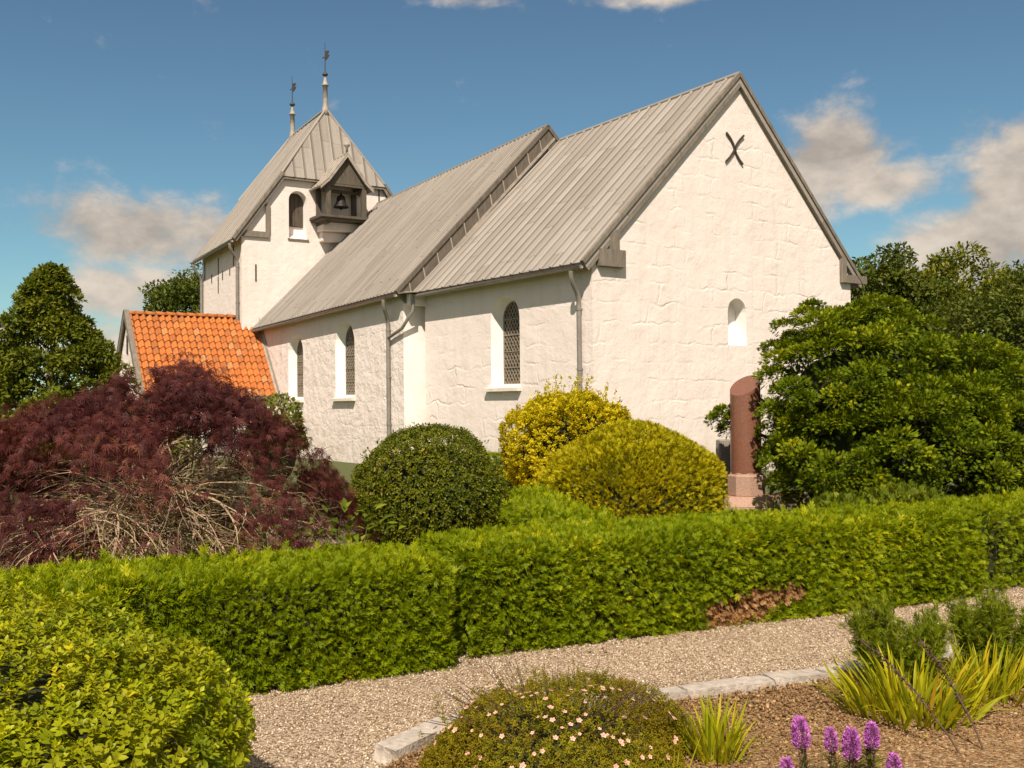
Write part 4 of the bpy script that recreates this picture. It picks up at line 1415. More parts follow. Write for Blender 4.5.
# ------------------------------------------------------------------ hedges
def hedge(name, s0, s1, t0, t1, H, label, dens=4600, lump=1.0, seed=0, base=H0, ax=HD, nx=HN, size=(.048, .095), ends=True, mat='hedge', dead=None, group=None, backd=0.35, fr=FR):
    """clipped hedge: rounded box in (s along, t across, z), fronds all over, solid dark core inside"""
    W_ = t1 - t0
    mid = base + ax * (s0 + s1) / 2 + nx * (t0 + t1) / 2
    root = thing(name, (mid[0], mid[1], 0), label, 'hedge', group)
    fo = Foliage()
    r = min(0.13, W_ * 0.4)
    segs = [('f', H - r), ('a', r * 1.57), ('t', W_ - 2 * r), ('b', r * 1.57), ('k', H - r)]
    Ls = s1 - s0
    def pt(kind, q):
        z = np.zeros_like(q); t = np.zeros_like(q); nt = np.zeros_like(q); nz = np.zeros_like(q)
        if kind == 'f': t[:] = 0; z = q * (H - r); nt[:] = -1
        if kind == 'a': a = q * math.pi / 2; t = r - r * np.cos(a); z = H - r + r * np.sin(a); nt = -np.cos(a); nz = np.sin(a)
        if kind == 't': t = r + q * (W_ - 2 * r); z[:] = H; nz[:] = 1
        if kind == 'b': a = q * math.pi / 2; t = W_ - r + r * np.sin(a); z = H - r + r * np.cos(a); nt = np.sin(a); nz = np.cos(a)
        if kind == 'k': t[:] = W_; z = q * (H - r); nt[:] = 1
        return t, z, nt, nz
    POS = []; NRM_ = []
    for kind, ln in segs:
        m = int(dens * ln * Ls * (backd if kind == 'k' else 1.15 if kind in 'tab' else 1.0))
        if m <= 0: continue
        q = RNG.uniform(0, 1, m); s = RNG.uniform(0, Ls, m)
        t, z, nt, nz = pt(kind, q)
        POS.append(base + ax * (s0 + s)[:, None] + nx * (t0 + t)[:, None] + UP * z[:, None])
        NRM_.append(nx * nt[:, None] + UP * nz[:, None])
    if ends:
        for s, sg in ((s0, -1), (s1, 1)):
            m = int(dens * W_ * H)
            t = RNG.uniform(0.02, W_ - .02, m); z = RNG.uniform(0, H - .03, m)
            POS.append(base + ax * s + nx * (t0 + t)[:, None] + UP * z[:, None])
            NRM_.append(np.repeat((ax * sg)[None], m, 0))
    P = np.vstack(POS); N_ = np.vstack(NRM_)
    disp = 0.012 * vnoise(P, 0.8, seed) * lump + 0.016 * vnoise(P, 4.5, seed + 1) * lump + 0.014 * vnoise(P, 13.0, seed + 2)
    depth = RNG.exponential(0.022, len(P))
    # the foot of the hedge is a little ragged
    P = P + N_ * (disp - depth)[:, None]
    low = P[:, 2] < 0.05
    P[low, 2] = 0.02 + RNG.uniform(0, 0.05, low.sum())
    tangent = rdir(len(P))
    D_ = N_ * 0.85 + tangent * 0.70 + UP * RNG.normal(0.12, 0.35, len(P))[:, None]
    ups = N_ * 0.6 + UP * 0.35 + rdir(len(P)) * 0.6
    sz = RNG.uniform(size[0], size[1], len(P))
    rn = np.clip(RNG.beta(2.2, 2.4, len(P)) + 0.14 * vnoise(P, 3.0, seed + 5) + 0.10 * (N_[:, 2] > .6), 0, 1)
    sz = sz * np.clip(1 + .25 * vnoise(P, 2.0, seed + 8), .6, 1.5)
    hole = vnoise(P, 9.0, seed + 9) + .5 * vnoise(P, 3.0, seed + 10)
    kp = (hole > -1.0) | (RNG.uniform(0, 1, len(P)) < .25)
    P, N_, D_, ups, sz, rn = P[kp], N_[kp], D_[kp], ups[kp], sz[kp], rn[kp]
    # stray shoots left by the last clipping
    m = int(55 * Ls)
    q = RNG.integers(0, len(P), m)
    P = np.vstack([P, P[q] + N_[q] * RNG.uniform(.02, .06, m)[:, None]]); N_ = np.vstack([N_, N_[q]]); D_ = np.vstack([D_, N_[q] + UP * .4 + rdir(m) * .3]); ups = np.vstack([ups, rdir(m)])
    sz = np.concatenate([sz, RNG.uniform(.07, .12, m)]); rn = np.concatenate([rn, RNG.uniform(.5, 1, m)])
    mi = np.zeros(len(P), int)
    if dead is not None:
        (ds, dz, rs, rz) = dead
        ss = (P - base) @ ax; zz = P[:, 2]
        dd = ((ss - ds) / rs) ** 2 + ((zz - dz - 0.10 * (ss - ds)) / rz) ** 2 + 0.45 * vnoise(P, 6.0, 77)
        inn = (dd < 1.0) & ((P - base) @ nx < t0 + 0.2)
        fo.add(fr, P[~inn], D_[~inn], ups[~inn], sz[~inn], 0, rn[~inn])
        fo2 = Foliage()
        fo2.add(fr, P[inn] + N_[inn] * -0.02, D_[inn] - UP * 0.4, ups[inn], sz[inn] * 0.8, 0)
        d_ = fo2.build('dead_patch', L['dead'], root)
        d_['label'] = 'brown dead patch low in the hedge face'
    else:
        fo.add(fr, P, D_, ups, sz, 0, rn)
    # solid dark core, added to block light through the hedge
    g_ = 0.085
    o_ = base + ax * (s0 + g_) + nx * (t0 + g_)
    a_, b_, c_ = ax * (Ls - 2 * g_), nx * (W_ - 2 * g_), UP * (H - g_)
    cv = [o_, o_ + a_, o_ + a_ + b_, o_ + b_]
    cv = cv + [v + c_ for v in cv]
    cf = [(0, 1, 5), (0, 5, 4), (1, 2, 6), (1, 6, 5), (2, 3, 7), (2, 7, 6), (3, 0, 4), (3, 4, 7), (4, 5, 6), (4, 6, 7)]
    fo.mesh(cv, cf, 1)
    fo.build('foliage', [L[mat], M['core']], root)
    return root


DL = np.array([math.cos(R(27)), math.sin(R(27)), 0.0]); DN = np.array([-DL[1], DL[0], 0.0])
HB = np.array([-0.375, 6.536, 0.0])
hedge('clipped_hedge', 0.05, 4.63, 0.0, 0.95, 0.675, 'long clipped green hedge along the gravel path with a brown dead patch', seed=1, dead=(2.36, 0.175, 0.47, 0.115))
hedge('clipped_hedge', -5.6, -0.04, 0.0, 1.0, 0.645, 'clipped green hedge section stepping forward below the dark red maple', seed=20, base=HB, ax=DL, nx=DN)
hedge('clipped_hedge', 4.97, 8.2, 0.16, 1.0, 0.69, 'clipped green hedge section beyond the narrow gap at the far right end', seed=40, dens=1600)
# low hedge leading back between the clipped domes
HB2 = arr(0.84, 8.42, 0)
ax2 = nrm(np.array([-0.22, 1.0, 0.0])); nx2 = np.array([-ax2[1], ax2[0], 0.0])
hedge('clipped_hedge', 0.0, 2.7, 0.0, 0.62, 0.70, 'low clipped hedge running back between the dark round shrub and the yellow green dome', seed=60, base=HB2, ax=ax2, nx=nx2, dens=1300, size=(.06, .10))
hedge('clipped_hedge', 0.0, 1.7, 0.0, 0.7, 0.80, 'small distant clipped hedge against the chancel wall behind the dark round shrub', seed=80, base=arr(-0.95, 16.6, 0), ax=nrm(arr(1, 0.35, 0)), nx=nrm(arr(-0.35, 1, 0)), dens=700, size=(.07, .12))


# ------------------------------------------------------------------ shrubs
def dome(name, c, rad, label, cat, leaf, tm, n, size, nz=(0.06, 0.03), z0=0.0, stem_r=0.05, out=0.8, up=0.3, depth=0.04, seed=0, profile=2.0, coremat='core', core=0.86, trunk=True, group=None, under=0.0, jitter=0.6, extra=None):
    """clipped shrub: flattened superellipsoid of small leaves round an added solid dark core"""
    root = thing(name, (c[0], c[1], 0), label, cat, group)
    c = np.array(c, float); rad = np.array(rad, float)
    fo = Foliage()
    d = rdir(n)
    d[:, 2] = np.where(d[:, 2] < -under, -d[:, 2] * 0.6, d[:, 2])
    d = nrm(d)
    k = (np.abs(d) ** profile).sum(1) ** (-1 / profile)
    sp = d * k[:, None]
    P = c + sp * rad
    N_ = nrm(sp / rad)
    disp = nz[0] * vnoise(P, 1.3 / max(rad[0], .3), seed) + nz[1] * vnoise(P, 5.0, seed + 1)
    P = P + N_ * (disp - RNG.exponential(depth, n))[:, None]
    ok = P[:, 2] > 0.03
    P = P[ok]; N_ = N_[ok]
    m = len(P)
    D_ = N_ * out + UP * up + rdir(m) * jitter
    ups = N_ * 0.7 + UP * 0.3 + rdir(m) * 0.55
    rn = np.clip(RNG.beta(2.2, 2.4, m) + 0.10 * vnoise(P, 3.5, seed + 5), 0, 1)
    fo.add(tm, P, D_, ups, RNG.uniform(size[0], size[1], m), 0, rn)
    V_, F_ = ICO3
    kk = (np.abs(V_) ** profile).sum(1) ** (-1 / profile)
    cv = c + V_ * kk[:, None] * rad * core
    cv[:, 2] = np.maximum(cv[:, 2], z0 + 0.02)
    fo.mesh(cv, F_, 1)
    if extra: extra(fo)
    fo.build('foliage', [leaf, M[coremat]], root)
    if trunk:
        b = MB()
        for i in range(4):
            a = i * 1.6 + seed
            b.tube([(c[0] + .03 * math.cos(a), c[1] + .03 * math.sin(a), 0), (c[0] + rad[0] * .3 * math.cos(a), c[1] + rad[1] * .3 * math.sin(a), max(.2, c[2] * .8))], [stem_r, stem_r * .6], 6)
        b.build('stem', M['bark'], root)
    return root


def stray(c, rad, n, ln, tm, size, per=9):
    def f(fo):
        for i in range(n):
            d = rdir(1)[0]; d[2] = abs(d[2])
            p0 = np.array(c) + d * np.array(rad)
            dd = nrm(d + UP * .6 + RNG.normal(0, .3, 3))
            h = RNG.uniform(.3, 1) * ln
            P = p0 + dd * RNG.uniform(-.05, h, per)[:, None] + RNG.normal(0, .006, (per, 3))
            fo.add(tm, P, dd + rdir(per) * .6, rdir(per), RNG.uniform(size[0], size[1], per), 0)
    return f


def gold_shoots(fo):
    """loose upright shoots standing above the golden shrub"""
    for i in range(75):
        a = RNG.uniform(0, 6.28); rr = RNG.uniform(0.05, 0.92) ** .7
        x, y = 0.76 + 0.80 * rr * math.cos(a), 13.4 + 0.72 * rr * math.sin(a)
        zt = 0.93 + 0.84 * math.sqrt(max(0.04, 1 - rr ** 2.6))
        h = RNG.uniform(.08, .26)
        lean = RNG.normal(0, .25, 2) + arr(math.cos(a), math.sin(a)) * .45 * rr
        p0 = arr(x, y, zt - .12); p1 = arr(x + lean[0] * h, y + lean[1] * h, zt + h)
        m = 22
        P = p0 + (p1 - p0) * RNG.uniform(0, 1, m)[:, None]
        fo.add(LEAF, P, rdir(m) + UP * .7, rdir(m), RNG.uniform(.028, .05, m), 0)


dome('round_shrub', (-0.83, 10.2, 0.74), (0.76, 0.76, 0.63), 'dark green round clipped shrub in front of the chancel downpipe', 'shrub', L['round'], [t_rosette(5, s, t_leaf(.55, .1, -.05), (30, 85)) for s in range(3)],
     8500, (.028, .046), (0.055, 0.045), out=.9, up=.25, seed=3, under=0.85, core=.78, extra=stray((-0.83, 10.2, 0.74), (0.76, 0.76, 0.66), 130, .09, LEAF, (.025, .04)))
dome('golden_privet', (0.76, 13.4, 0.93), (0.80, 0.75, 0.82), 'tall golden yellow shrub with loose upright shoots before the chancel wall', 'shrub', L['gold'], [t_rosette(8, s + 5, t_leaf(.5, .1, -.05), (25, 70)) for s in range(3)],
     5600, (.04, .065), (0.15, 0.10), out=.6, up=.75, depth=.05, seed=5, profile=2.5, under=0.7, core=.80, extra=gold_shoots)
dome('clipped_yew_dome', (1.31, 11.8, 0.52), (1.04, 0.95, 0.76), 'broad yellow green clipped dome beside the granite column', 'shrub', L['olive'], FR,
     26000, (.05, .09), (0.06, 0.05), out=.85, up=.35, seed=7, profile=2.25, under=0.5, core=.86, extra=stray((1.31, 11.8, 0.52), (1.04, 0.95, 0.76), 170, .07, FR, (.05, .08), 5))
# dark green low plants in front of the big conifer
dome('low_shrub', (3.85, 10.7, 0.36), (0.85, 0.45, 0.30), 'low feathery green shrub at the foot of the big dark conifer behind the hedge', 'shrub', L['weed'], FR_FAN, 5200, (.08, .14), (.10, .06), out=.5, up=.8, seed=9, core=.72)
# greenery behind the maple by the porch
dome('porch_shrub', (-4.35, 19.0, 0.85), (0.55, 0.5, 0.85), 'pale green leafy shrub beside the porch eave behind the maple', 'shrub', L['pale'], LEAF, 3800, (.06, .10), (.10, .06), out=.6, up=.3, seed=11, core=.75, jitter=.9)
for i, (x, y, rx, h, lab, lf) in enumerate(((-6.1, 14.0, .75, 1.75, 'dark green small shrub at the left edge below the conical tree', 'weed'), (-6.95, 13.2, .6, 1.55, 'bright pale green shrub at the left edge of the churchyard behind the maple', 'pale'),
                                      (-5.4, 15.5, .7, 1.7, 'olive green shrub between the red maple and the porch gable', 'tree_a'))):
    dome('small_shrub', (x, y, h * .5), (rx, rx, h * .55), lab, 'shrub', L[lf], LEAF, 3200, (.06, .10), (.12, .06), out=.6, up=.3, seed=13 + i, core=.78, jitter=.9)

# light green bush in the left foreground
dome('privet_bush', (-2.52, 3.80, 0.31), (1.50, 1.30, 0.58), 'light green glossy oval-leaved bush in the left foreground corner', 'bush', L['privet'], [t_rosette(7, s, t_leaf(.60, .10, -.10)) for s in range(4)], 15000, (.028, .047), (.05, .045), out=.7, up=.7, depth=.06, seed=21, profile=2.1, under=0.6, core=.76)

# pink flowering potentilla
def potent_shoots(fo):
    """uneven outline: loose shoots standing out of the bush"""
    tm = [t_rosette(5, s + 40, t_leaf(.38, .1, -.05), (25, 85)) for s in range(2)]
    for i in range(110):
        a = RNG.uniform(0, 6.28); rr = RNG.uniform(0.0, 1.0) ** .6
        zt = .07 + .275 * math.sqrt(max(.03, 1 - rr ** 2.2))
        p0 = arr(.18 + .58 * rr * math.cos(a), 4.70 + .50 * rr * math.sin(a), zt)
        d = nrm(arr(math.cos(a) * rr * .8, math.sin(a) * rr * .8, .8) + RNG.normal(0, .3, 3))
        m = 14
        P = p0 + d * (RNG.uniform(-.05, RNG.uniform(.04, .13), m))[:, None] + RNG.normal(0, .006, (m, 3))
        fo.add(tm, P, d + rdir(m) * .6, rdir(m), RNG.uniform(.012, .02, m), 0)


pot = dome('potentilla_bush', (0.18, 4.70, 0.07), (0.60, 0.52, 0.275), 'low rounded bush with small pale pink flowers at the kerb corner', 'bush', L['potent'], [t_rosette(6, s + 30, t_leaf(.38, .1, -.05), (25, 85)) for s in range(3)],
           11000, (.013, .022), (.085, .075), out=.7, up=.5, depth=.05, seed=23, profile=2.2, core=.62, extra=potent_shoots)
# bare twigs and shoots in it
bb = MB()
for i in range(90):
    a = RNG.uniform(0, 6.28); r0 = RNG.uniform(.05, .2); r1 = RNG.uniform(.3, .62)
    p0 = arr(.18 + r0 * math.cos(a), 4.7 + r0 * .85 * math.sin(a), .05)
    zt = .10 + .34 * math.sqrt(max(.02, 1 - (r1 / .62) ** 2)) + RNG.uniform(-.02, .07)
    p1 = arr(.18 + r1 * math.cos(a), 4.7 + r1 * .85 * math.sin(a), zt)
    pm = (p0 + p1) / 2 + UP * .04
    bb.tube([p0, pm, p1], [.004, .003, .0015], 4, cap=False)
bb.build('twigs', M['dry'], pot)


def make_flower():
    b = MB()
    for i in range(5):
        a = i * 2 * math.pi / 5
        d = arr(math.cos(a), math.sin(a), 0); s = arr(-math.sin(a), math.cos(a), 0)
        b.add([d * .002, d * .008 - s * .007 + UP * .002, d * .016 - s * .005 + UP * .003, d * .018 + UP * .004, d * .016 + s * .005 + UP * .003, d * .008 + s * .007 + UP * .002], [(0, 1, 2, 3, 4, 5)], 0, rnd=random.random())
    b.lathe((0, 0, .001), [(.004, 0), (.005, .002), (.003, .005)], 6, 1)
    me = bpy.data.meshes.new('blossom')
    me.from_pydata(b.v, [], b.f)
    me.materials.append(M['petal']); me.materials.append(M['pistil'])
    me.polygons.foreach_set('material_index', b.mi)
    a = me.attributes.new('rnd', 'FLOAT', 'POINT'); a.data.foreach_set('value', b.at)
    me.update()
    return me


fl = make_flower()
for i in range(100):
    a = RNG.uniform(3.0, 6.5) if i < 85 else RNG.uniform(0, 6.28)
    rr = RNG.uniform(0.0, 1.0) ** .5 * .99
    sx, sy = rr * math.cos(a), rr * math.sin(a)
    zz = math.sqrt(max(0, 1 - rr ** 2.2))
    P = arr(.18 + .60 * sx, 4.70 + .52 * sy, .07 + .275 * zz)
    nn = nrm(arr(sx / .6, sy / .52, zz / .33 * .8 + .3) + RNG.normal(0, .25, 3))
    P = P + nn * (RNG.uniform(.012, .045) + .05 * float(vnoise(P[None], 1.3 / .6, 23)[0]) + .05 * float(vnoise(P[None], 5.0, 24)[0]))
    o = bpy.data.objects.new('blossom', fl)
    o.location = P
    o.rotation_mode = 'QUATERNION'
    o.rotation_quaternion = Vector(nn).to_track_quat('Z', 'Y')
    s = RNG.uniform(.45, .85)
    o.scale = (s, s, s)
    link(o, pot)

# ------------------------------------------------------------------ the weeping red maple
mroot = thing('weeping_maple', (-3.0, 8.75, 0), 'wide weeping dark red maple with bare tan branches showing, behind the hedge', 'tree')
mx = np.array([-5.75, -5.2, -4.7, -4.2, -3.5, -3.0, -2.8, -2.4, -2.06, -1.75, -1.52, -1.34])
mz = np.array([0.6, 1.25, 1.60, 1.72, 1.86, 2.10, 2.16, 1.98, 1.74, 1.40, 1.05, 0.5])
MY, MRY = 8.75, 1.45


def mtop(x, y):
    k = np.clip(1 - ((y - MY) / MRY) ** 2, 0, 1) ** 0.42
    return np.interp(x, mx, mz) * k


br = MB(); tips = []
trunk_top = arr(-3.05, 8.85, 0.55)
br.tube([(-3.0, 8.8, 0), (-2.98, 8.82, .25), tuple(trunk_top)], [.085, .07, .06], 10)
r_m = random.Random(5)


def grow(p, d, rad, length, lvl):
    path = [p]; rr = [rad]
    n = max(4, int(length / 0.09))
    for i in range(n):
        t = (i + 1) / n
        zt = float(mtop(p[0], p[1]))
        d = d + arr(r_m.gauss(0, .16), r_m.gauss(0, .16), r_m.gauss(0, .12)) + arr(0, 0, -0.09 - 0.10 * t)
        if p[2] > zt - 0.42: d = d + arr(0, 0, -0.34 * (1 - (zt - p[2]) / .42))
        d = d / np.linalg.norm(d)
        p = p + d * (length / n)
        if p[2] < 0.18: break
        path.append(p); rr.append(rad * (1 - 0.75 * t))
        if lvl < 3 and i > 0 and r_m.random() < (0.62 if lvl == 0 else 0.5):
            side = np.cross(d, UP) * r_m.choice((-1, 1)) * r_m.uniform(.4, .9)
            grow(p, d * .7 + side + arr(0, 0, r_m.uniform(-.1, .5)), rad * (1 - .7 * t) * .62, length * r_m.uniform(.35, .6), lvl + 1)
    if len(path) > 2:
        br.tube(path, rr, 5 if lvl else 7, cap=False)
        if lvl >= 1:
            for q in path[len(path) // 3:]:
                tips.append(q)


for i in range(60):
    a = i / 60 * 6.283 + r_m.uniform(-.15, .15)
    e = R(r_m.uniform(12, 65))
    reach = 2.7 if math.cos(a) < 0 else 2.0
    reach *= (1 - 0.35 * abs(math.sin(a)))
    start = trunk_top + arr(0, 0, r_m.uniform(-.25, .05))
    grow(start + arr(r_m.gauss(0, .08), r_m.gauss(0, .08), 0), arr(math.cos(a) * math.cos(e), math.sin(a) * math.cos(e), math.sin(e)), r_m.uniform(.013, .023), reach * r_m.uniform(.85, 1.2), 0)
br.build('branches', M['twig_tan'], mroot)
tips = np.array(tips)
# canopy: many small drooping tiers of finely cut leaves, sparse where the bare twigs show
K = 540
cx = RNG.uniform(-5.7, -1.25, K); cyy = MY + np.sign(RNG.uniform(-1, .8, K)) * RNG.uniform(0, 1, K) ** .8 * MRY * .97
ct = mtop(cx, cyy)
drop = RNG.exponential(.16, K)
cz = ct - .05 - np.minimum(drop, .6)
front = cyy < MY + .2
bare = 1.2 * np.exp(-(((cx + 2.45) / 1.0) ** 2 + ((cz - 0.82) / 0.48) ** 2)) + 1.0 * np.exp(-(((cx + 3.65) / .55) ** 2 + ((cz - 1.22) / 0.20) ** 2)) + .3 * np.exp(-(((cx + 4.3) / .5) ** 2 + ((cz - 0.75) / 0.22) ** 2))
okc = (RNG.uniform(0, 1, K) > np.where(front, np.maximum(bare * .97, .26 * (cz < 1.5)), 0)) & (cz > .42) & (RNG.uniform(0, 1, K) > np.clip(.9 - cz, 0, .6))
cx, cyy, cz = cx[okc], cyy[okc], cz[okc]
K = len(cx)
rad_ = RNG.uniform(.12, .30, K)
per = (rad_ / .2) ** 2 * 62
idx = np.repeat(np.arange(K), np.maximum(20, per.astype(int)))
m = len(idx)
a = RNG.uniform(0, 6.283, m); q = np.sqrt(RNG.uniform(0, 1, m))
px_ = cx[idx] + rad_[idx] * q * np.cos(a) * 1.15
py_ = cyy[idx] + rad_[idx] * q * np.sin(a)
# each tier is a small umbrella: highest in its middle, hanging at its rim, tilted outwards
ox_, oy_ = cx[idx] + 3.05, cyy[idx] - MY
tilt = -(.30 * ((px_ - cx[idx]) * np.sign(ox_) * np.minimum(1, np.abs(ox_))) + .55 * (py_ - cyy[idx]) * np.sign(oy_) * np.minimum(1, np.abs(oy_)))
pz_ = cz[idx] + .05 - .20 * q ** 2 * (rad_[idx] / .25) + tilt - RNG.exponential(.035, m)
PP = np.column_stack([px_, py_, pz_])
lim = mtop(px_, py_) + .05
PP[:, 2] = np.where(PP[:, 2] > lim, lim - RNG.uniform(0, .1, m), PP[:, 2])
PP = PP[(PP[:, 2] > .3)]
gap = vnoise(PP, 2.6, 88) + .5 * vnoise(PP, 6.0, 89)
PP = PP[gap > -.50]
k = RNG.integers(0, len(tips), 9000)
P2 = tips[k] + RNG.normal(0, .04, (len(k), 3))
P2 = P2[(vnoise(P2, 2.2, 93) > 0.35) & (P2[:, 2] > 0.4)]
PP = np.vstack([PP, P2])
m = len(PP)
fo = Foliage()
rad_d = nrm(np.column_stack([PP[:, 0] + 3.0, (PP[:, 1] - MY) * 1.2, np.zeros(m)]) + 1e-3)
D_ = rad_d * 0.45 - UP * RNG.uniform(.1, 1.2, m)[:, None] + rdir(m) * 0.6
fo.add(MAPLE, PP, D_, UP * .5 + rad_d * .6 + rdir(m) * .6, RNG.uniform(.05, .095, m), 0, np.clip(RNG.beta(2, 2.4, m) + .20 * vnoise(PP, 2.2, 95), 0, 1))
fo.build('foliage', L['maple'], mroot)
k = RNG.integers(0, len(tips), 14000)
P3 = tips[k] + RNG.normal(0, .06, (len(k), 3))
P3 = P3[(P3[:, 2] < 1.15) & (vnoise(P3, 2.0, 97) > .0)]
fo = Foliage()
fo.add([SMALL, LEAF[0]], P3, rdir(len(P3)) - UP * .4, UP * .6 + rdir(len(P3)), RNG.uniform(.02, .045, len(P3)), 0)
o = fo.build('lower_foliage', L['maple_green'], mroot)
o['label'] = 'olive brown leaves low among the bare twigs'


def leafy_plant(c, r, h, label, mat, n=160, size=(.06, .11), tm=None, name='leafy_plant', cat='plant'):
    root = thing(name, (c[0], c[1], 0), label, cat)
    P = np.column_stack([c[0] + RNG.normal(0, r * .5, n), c[1] + RNG.normal(0, r * .4, n), RNG.uniform(.08, h, n)])
    fo = Foliage()
    out = nrm(np.column_stack([P[:, 0] - c[0], P[:, 1] - c[1], np.zeros(n)]) + 1e-3)
    fo.add(tm or LEAF, P, out * .8 + UP * RNG.uniform(-.1, .9, n)[:, None] + rdir(n) * .3, UP + rdir(n) * .4, RNG.uniform(size[0], size[1], n), 0)
    fo.build('leaves', mat, root)
    b = MB()
    for i in range(12):
        j = RNG.integers(0, n)
        b.tube([(c[0] + RNG.normal(0, .04), c[1] + RNG.normal(0, .04), 0), tuple(P[j])], [.006, .003], 5, cap=False)
    b.build('stems', M['stem'], root)
    return root


leafy_plant((-1.30, 8.15), .35, .85, 'broad-leaved green plant in the gap between the maple and the round shrub', L['weed'], 230, (.07, .13))
leafy_plant((-1.75, 8.0), .4, .72, 'green weed clump under the right side of the red maple', L['weed'], 420, (.04, .08))
leafy_plant((-2.75, 7.85), .5, .62, 'green leafy weed clump under the middle of the red maple', L['weed'], 520, (.04, .08))
leafy_plant((-4.3, 7.7), .6, .66, 'green leafy weed clump under the far left of the red maple', L['weed'], 600, (.04, .08))
leafy_plant((-3.35, 7.55), .16, .60, 'small red-leaved plant just behind the hedge under the maple', L['redleaf'], 120, (.05, .08))

# ------------------------------------------------------------------ gravestones
gs = thing('granite_column', (2.82, 12.5, 0), 'polished red granite column gravestone with a slanted top on a pink plinth', 'gravestone')
b = MB()
seg = 28; rc = 0.185
ring0 = []; ring1 = []
for i in range(seg):
    a = 2 * math.pi * i / seg
    ca, sa = math.cos(a), math.sin(a)
    ring0.append((2.80 + rc * ca, 12.5 + rc * sa, 0.79))
    ring1.append((2.80 + rc * .97 * ca, 12.5 + rc * .97 * sa, 1.84 + 0.085 * ca + 0.09 * sa))
b.add(ring0 + ring1, [(i, (i + 1) % seg, seg + (i + 1) % seg, seg + i) for i in range(seg)], 0, None, True)
b.add(ring1, [tuple(range(seg))])
b.add(ring0, [tuple(reversed(range(seg)))])
b.build('column', M['granite_red'], gs, 0.012)
b = MB()
b.lathe((2.80, 12.5, 0.52), [(0.22, 0), (0.225, 0.01), (0.225, 0.235), (0.215, 0.25), (0.195, 0.255), (0.195, 0.275)], 8)
for i in range(len(b.sm)): b.sm[i] = False
b.build('pedestal', M['granite_pink'], gs)
b = MB()
x0, y0 = 2.80, 12.5
def frus(mb, z0, z1, h0, h1):
    V = [(x0 + sx * h0, y0 + sy * h0, z0) for sx, sy in ((-1, -1), (1, -1), (1, 1), (-1, 1))] + [(x0 + sx * h1, y0 + sy * h1, z1) for sx, sy in ((-1, -1), (1, -1), (1, 1), (-1, 1))]
    mb.add(V, [(3, 2, 1, 0), (4, 5, 6, 7), (0, 1, 5, 4), (1, 2, 6, 5), (2, 3, 7, 6), (3, 0, 4, 7)])
frus(b, 0.0, 0.40, 0.33, 0.33); frus(b, 0.402, 0.52, 0.325, 0.25)
b.build('plinth', M['granite_pink'], gs, 0.01)
st = MB()
st.obox((2.62, 13.3, 0), (0.34, 0.10, 0), (-0.035, 0.12, 0), (0.03, 0, 1.16))
o = st.build('slab_gravestone', M['granite_grey'], None, 0.015)
tag(o, 'thin grey upright gravestone half hidden behind the red granite column', 'gravestone')
# small bedding flowers at the foot of the column
fr_ = thing('marigold_plant', (3.05, 12.0, 0), 'small orange and yellow flowers at the foot of the granite column', 'flowers')
b = MB()
for i in range(16):
    x, y, z = 3.12 + RNG.normal(0, .12), 11.9 + RNG.normal(0, .06), RNG.uniform(.50, .60)
    b.tube([(x, y, 0), (x, y, z)], .004, 4, 1, False)
    for k in range(6):
        a = k * 1.047
        b.add([(x, y, z), (x + .03 * math.cos(a - .4), y + .03 * math.sin(a - .4), z + .012), (x + .042 * math.cos(a), y + .042 * math.sin(a), z + .006), (x + .03 * math.cos(a + .4), y + .03 * math.sin(a + .4), z + .012)], [(0, 1, 2, 3)])
b.build('blossoms', [M['marigold'], M['stem']], fr_)
fo = Foliage()
n = 260
P = np.column_stack([RNG.normal(3.10, .16, n), RNG.normal(11.92, .08, n), RNG.uniform(.1, .52, n)])
fo.add(LEAF, P, rdir(n) + UP * .4, UP + rdir(n) * .5, RNG.uniform(.04, .07, n), 0)
fo.build('leaves', L['weed'], fr_)


# ------------------------------------------------------------------ trees
def limbs(mb, base, h, r0, spread, n=9, seed=0, zlo=0.25):
    rr = random.Random(seed)
    pts = [np.array(base, float)]
    for i in range(6):
        pts.append(np.array(base) + arr(rr.gauss(0, .03) * h * .3, rr.gauss(0, .03) * h * .3, h * (i + 1) / 6))
    mb.tube(pts, [r0 * (1 - .14 * i) for i in range(7)], 9)
    for i in range(n):
        t = zlo + (0.92 - zlo) * i / n
        p = pts[0] + (pts[-1] - pts[0]) * t
        a = i * 2.4 + rr.uniform(-.3, .3)
        ln = spread * (1.05 - t) * rr.uniform(.8, 1.15)
        e = p + arr(math.cos(a) * ln, math.sin(a) * ln, ln * rr.uniform(.25, .7))
        m = (p + e) / 2 + arr(0, 0, -.06 * ln)
        mb.tube([p, m, e], [r0 * .45 * (1 - t * .6), r0 * .25, r0 * .08], 6, cap=False)


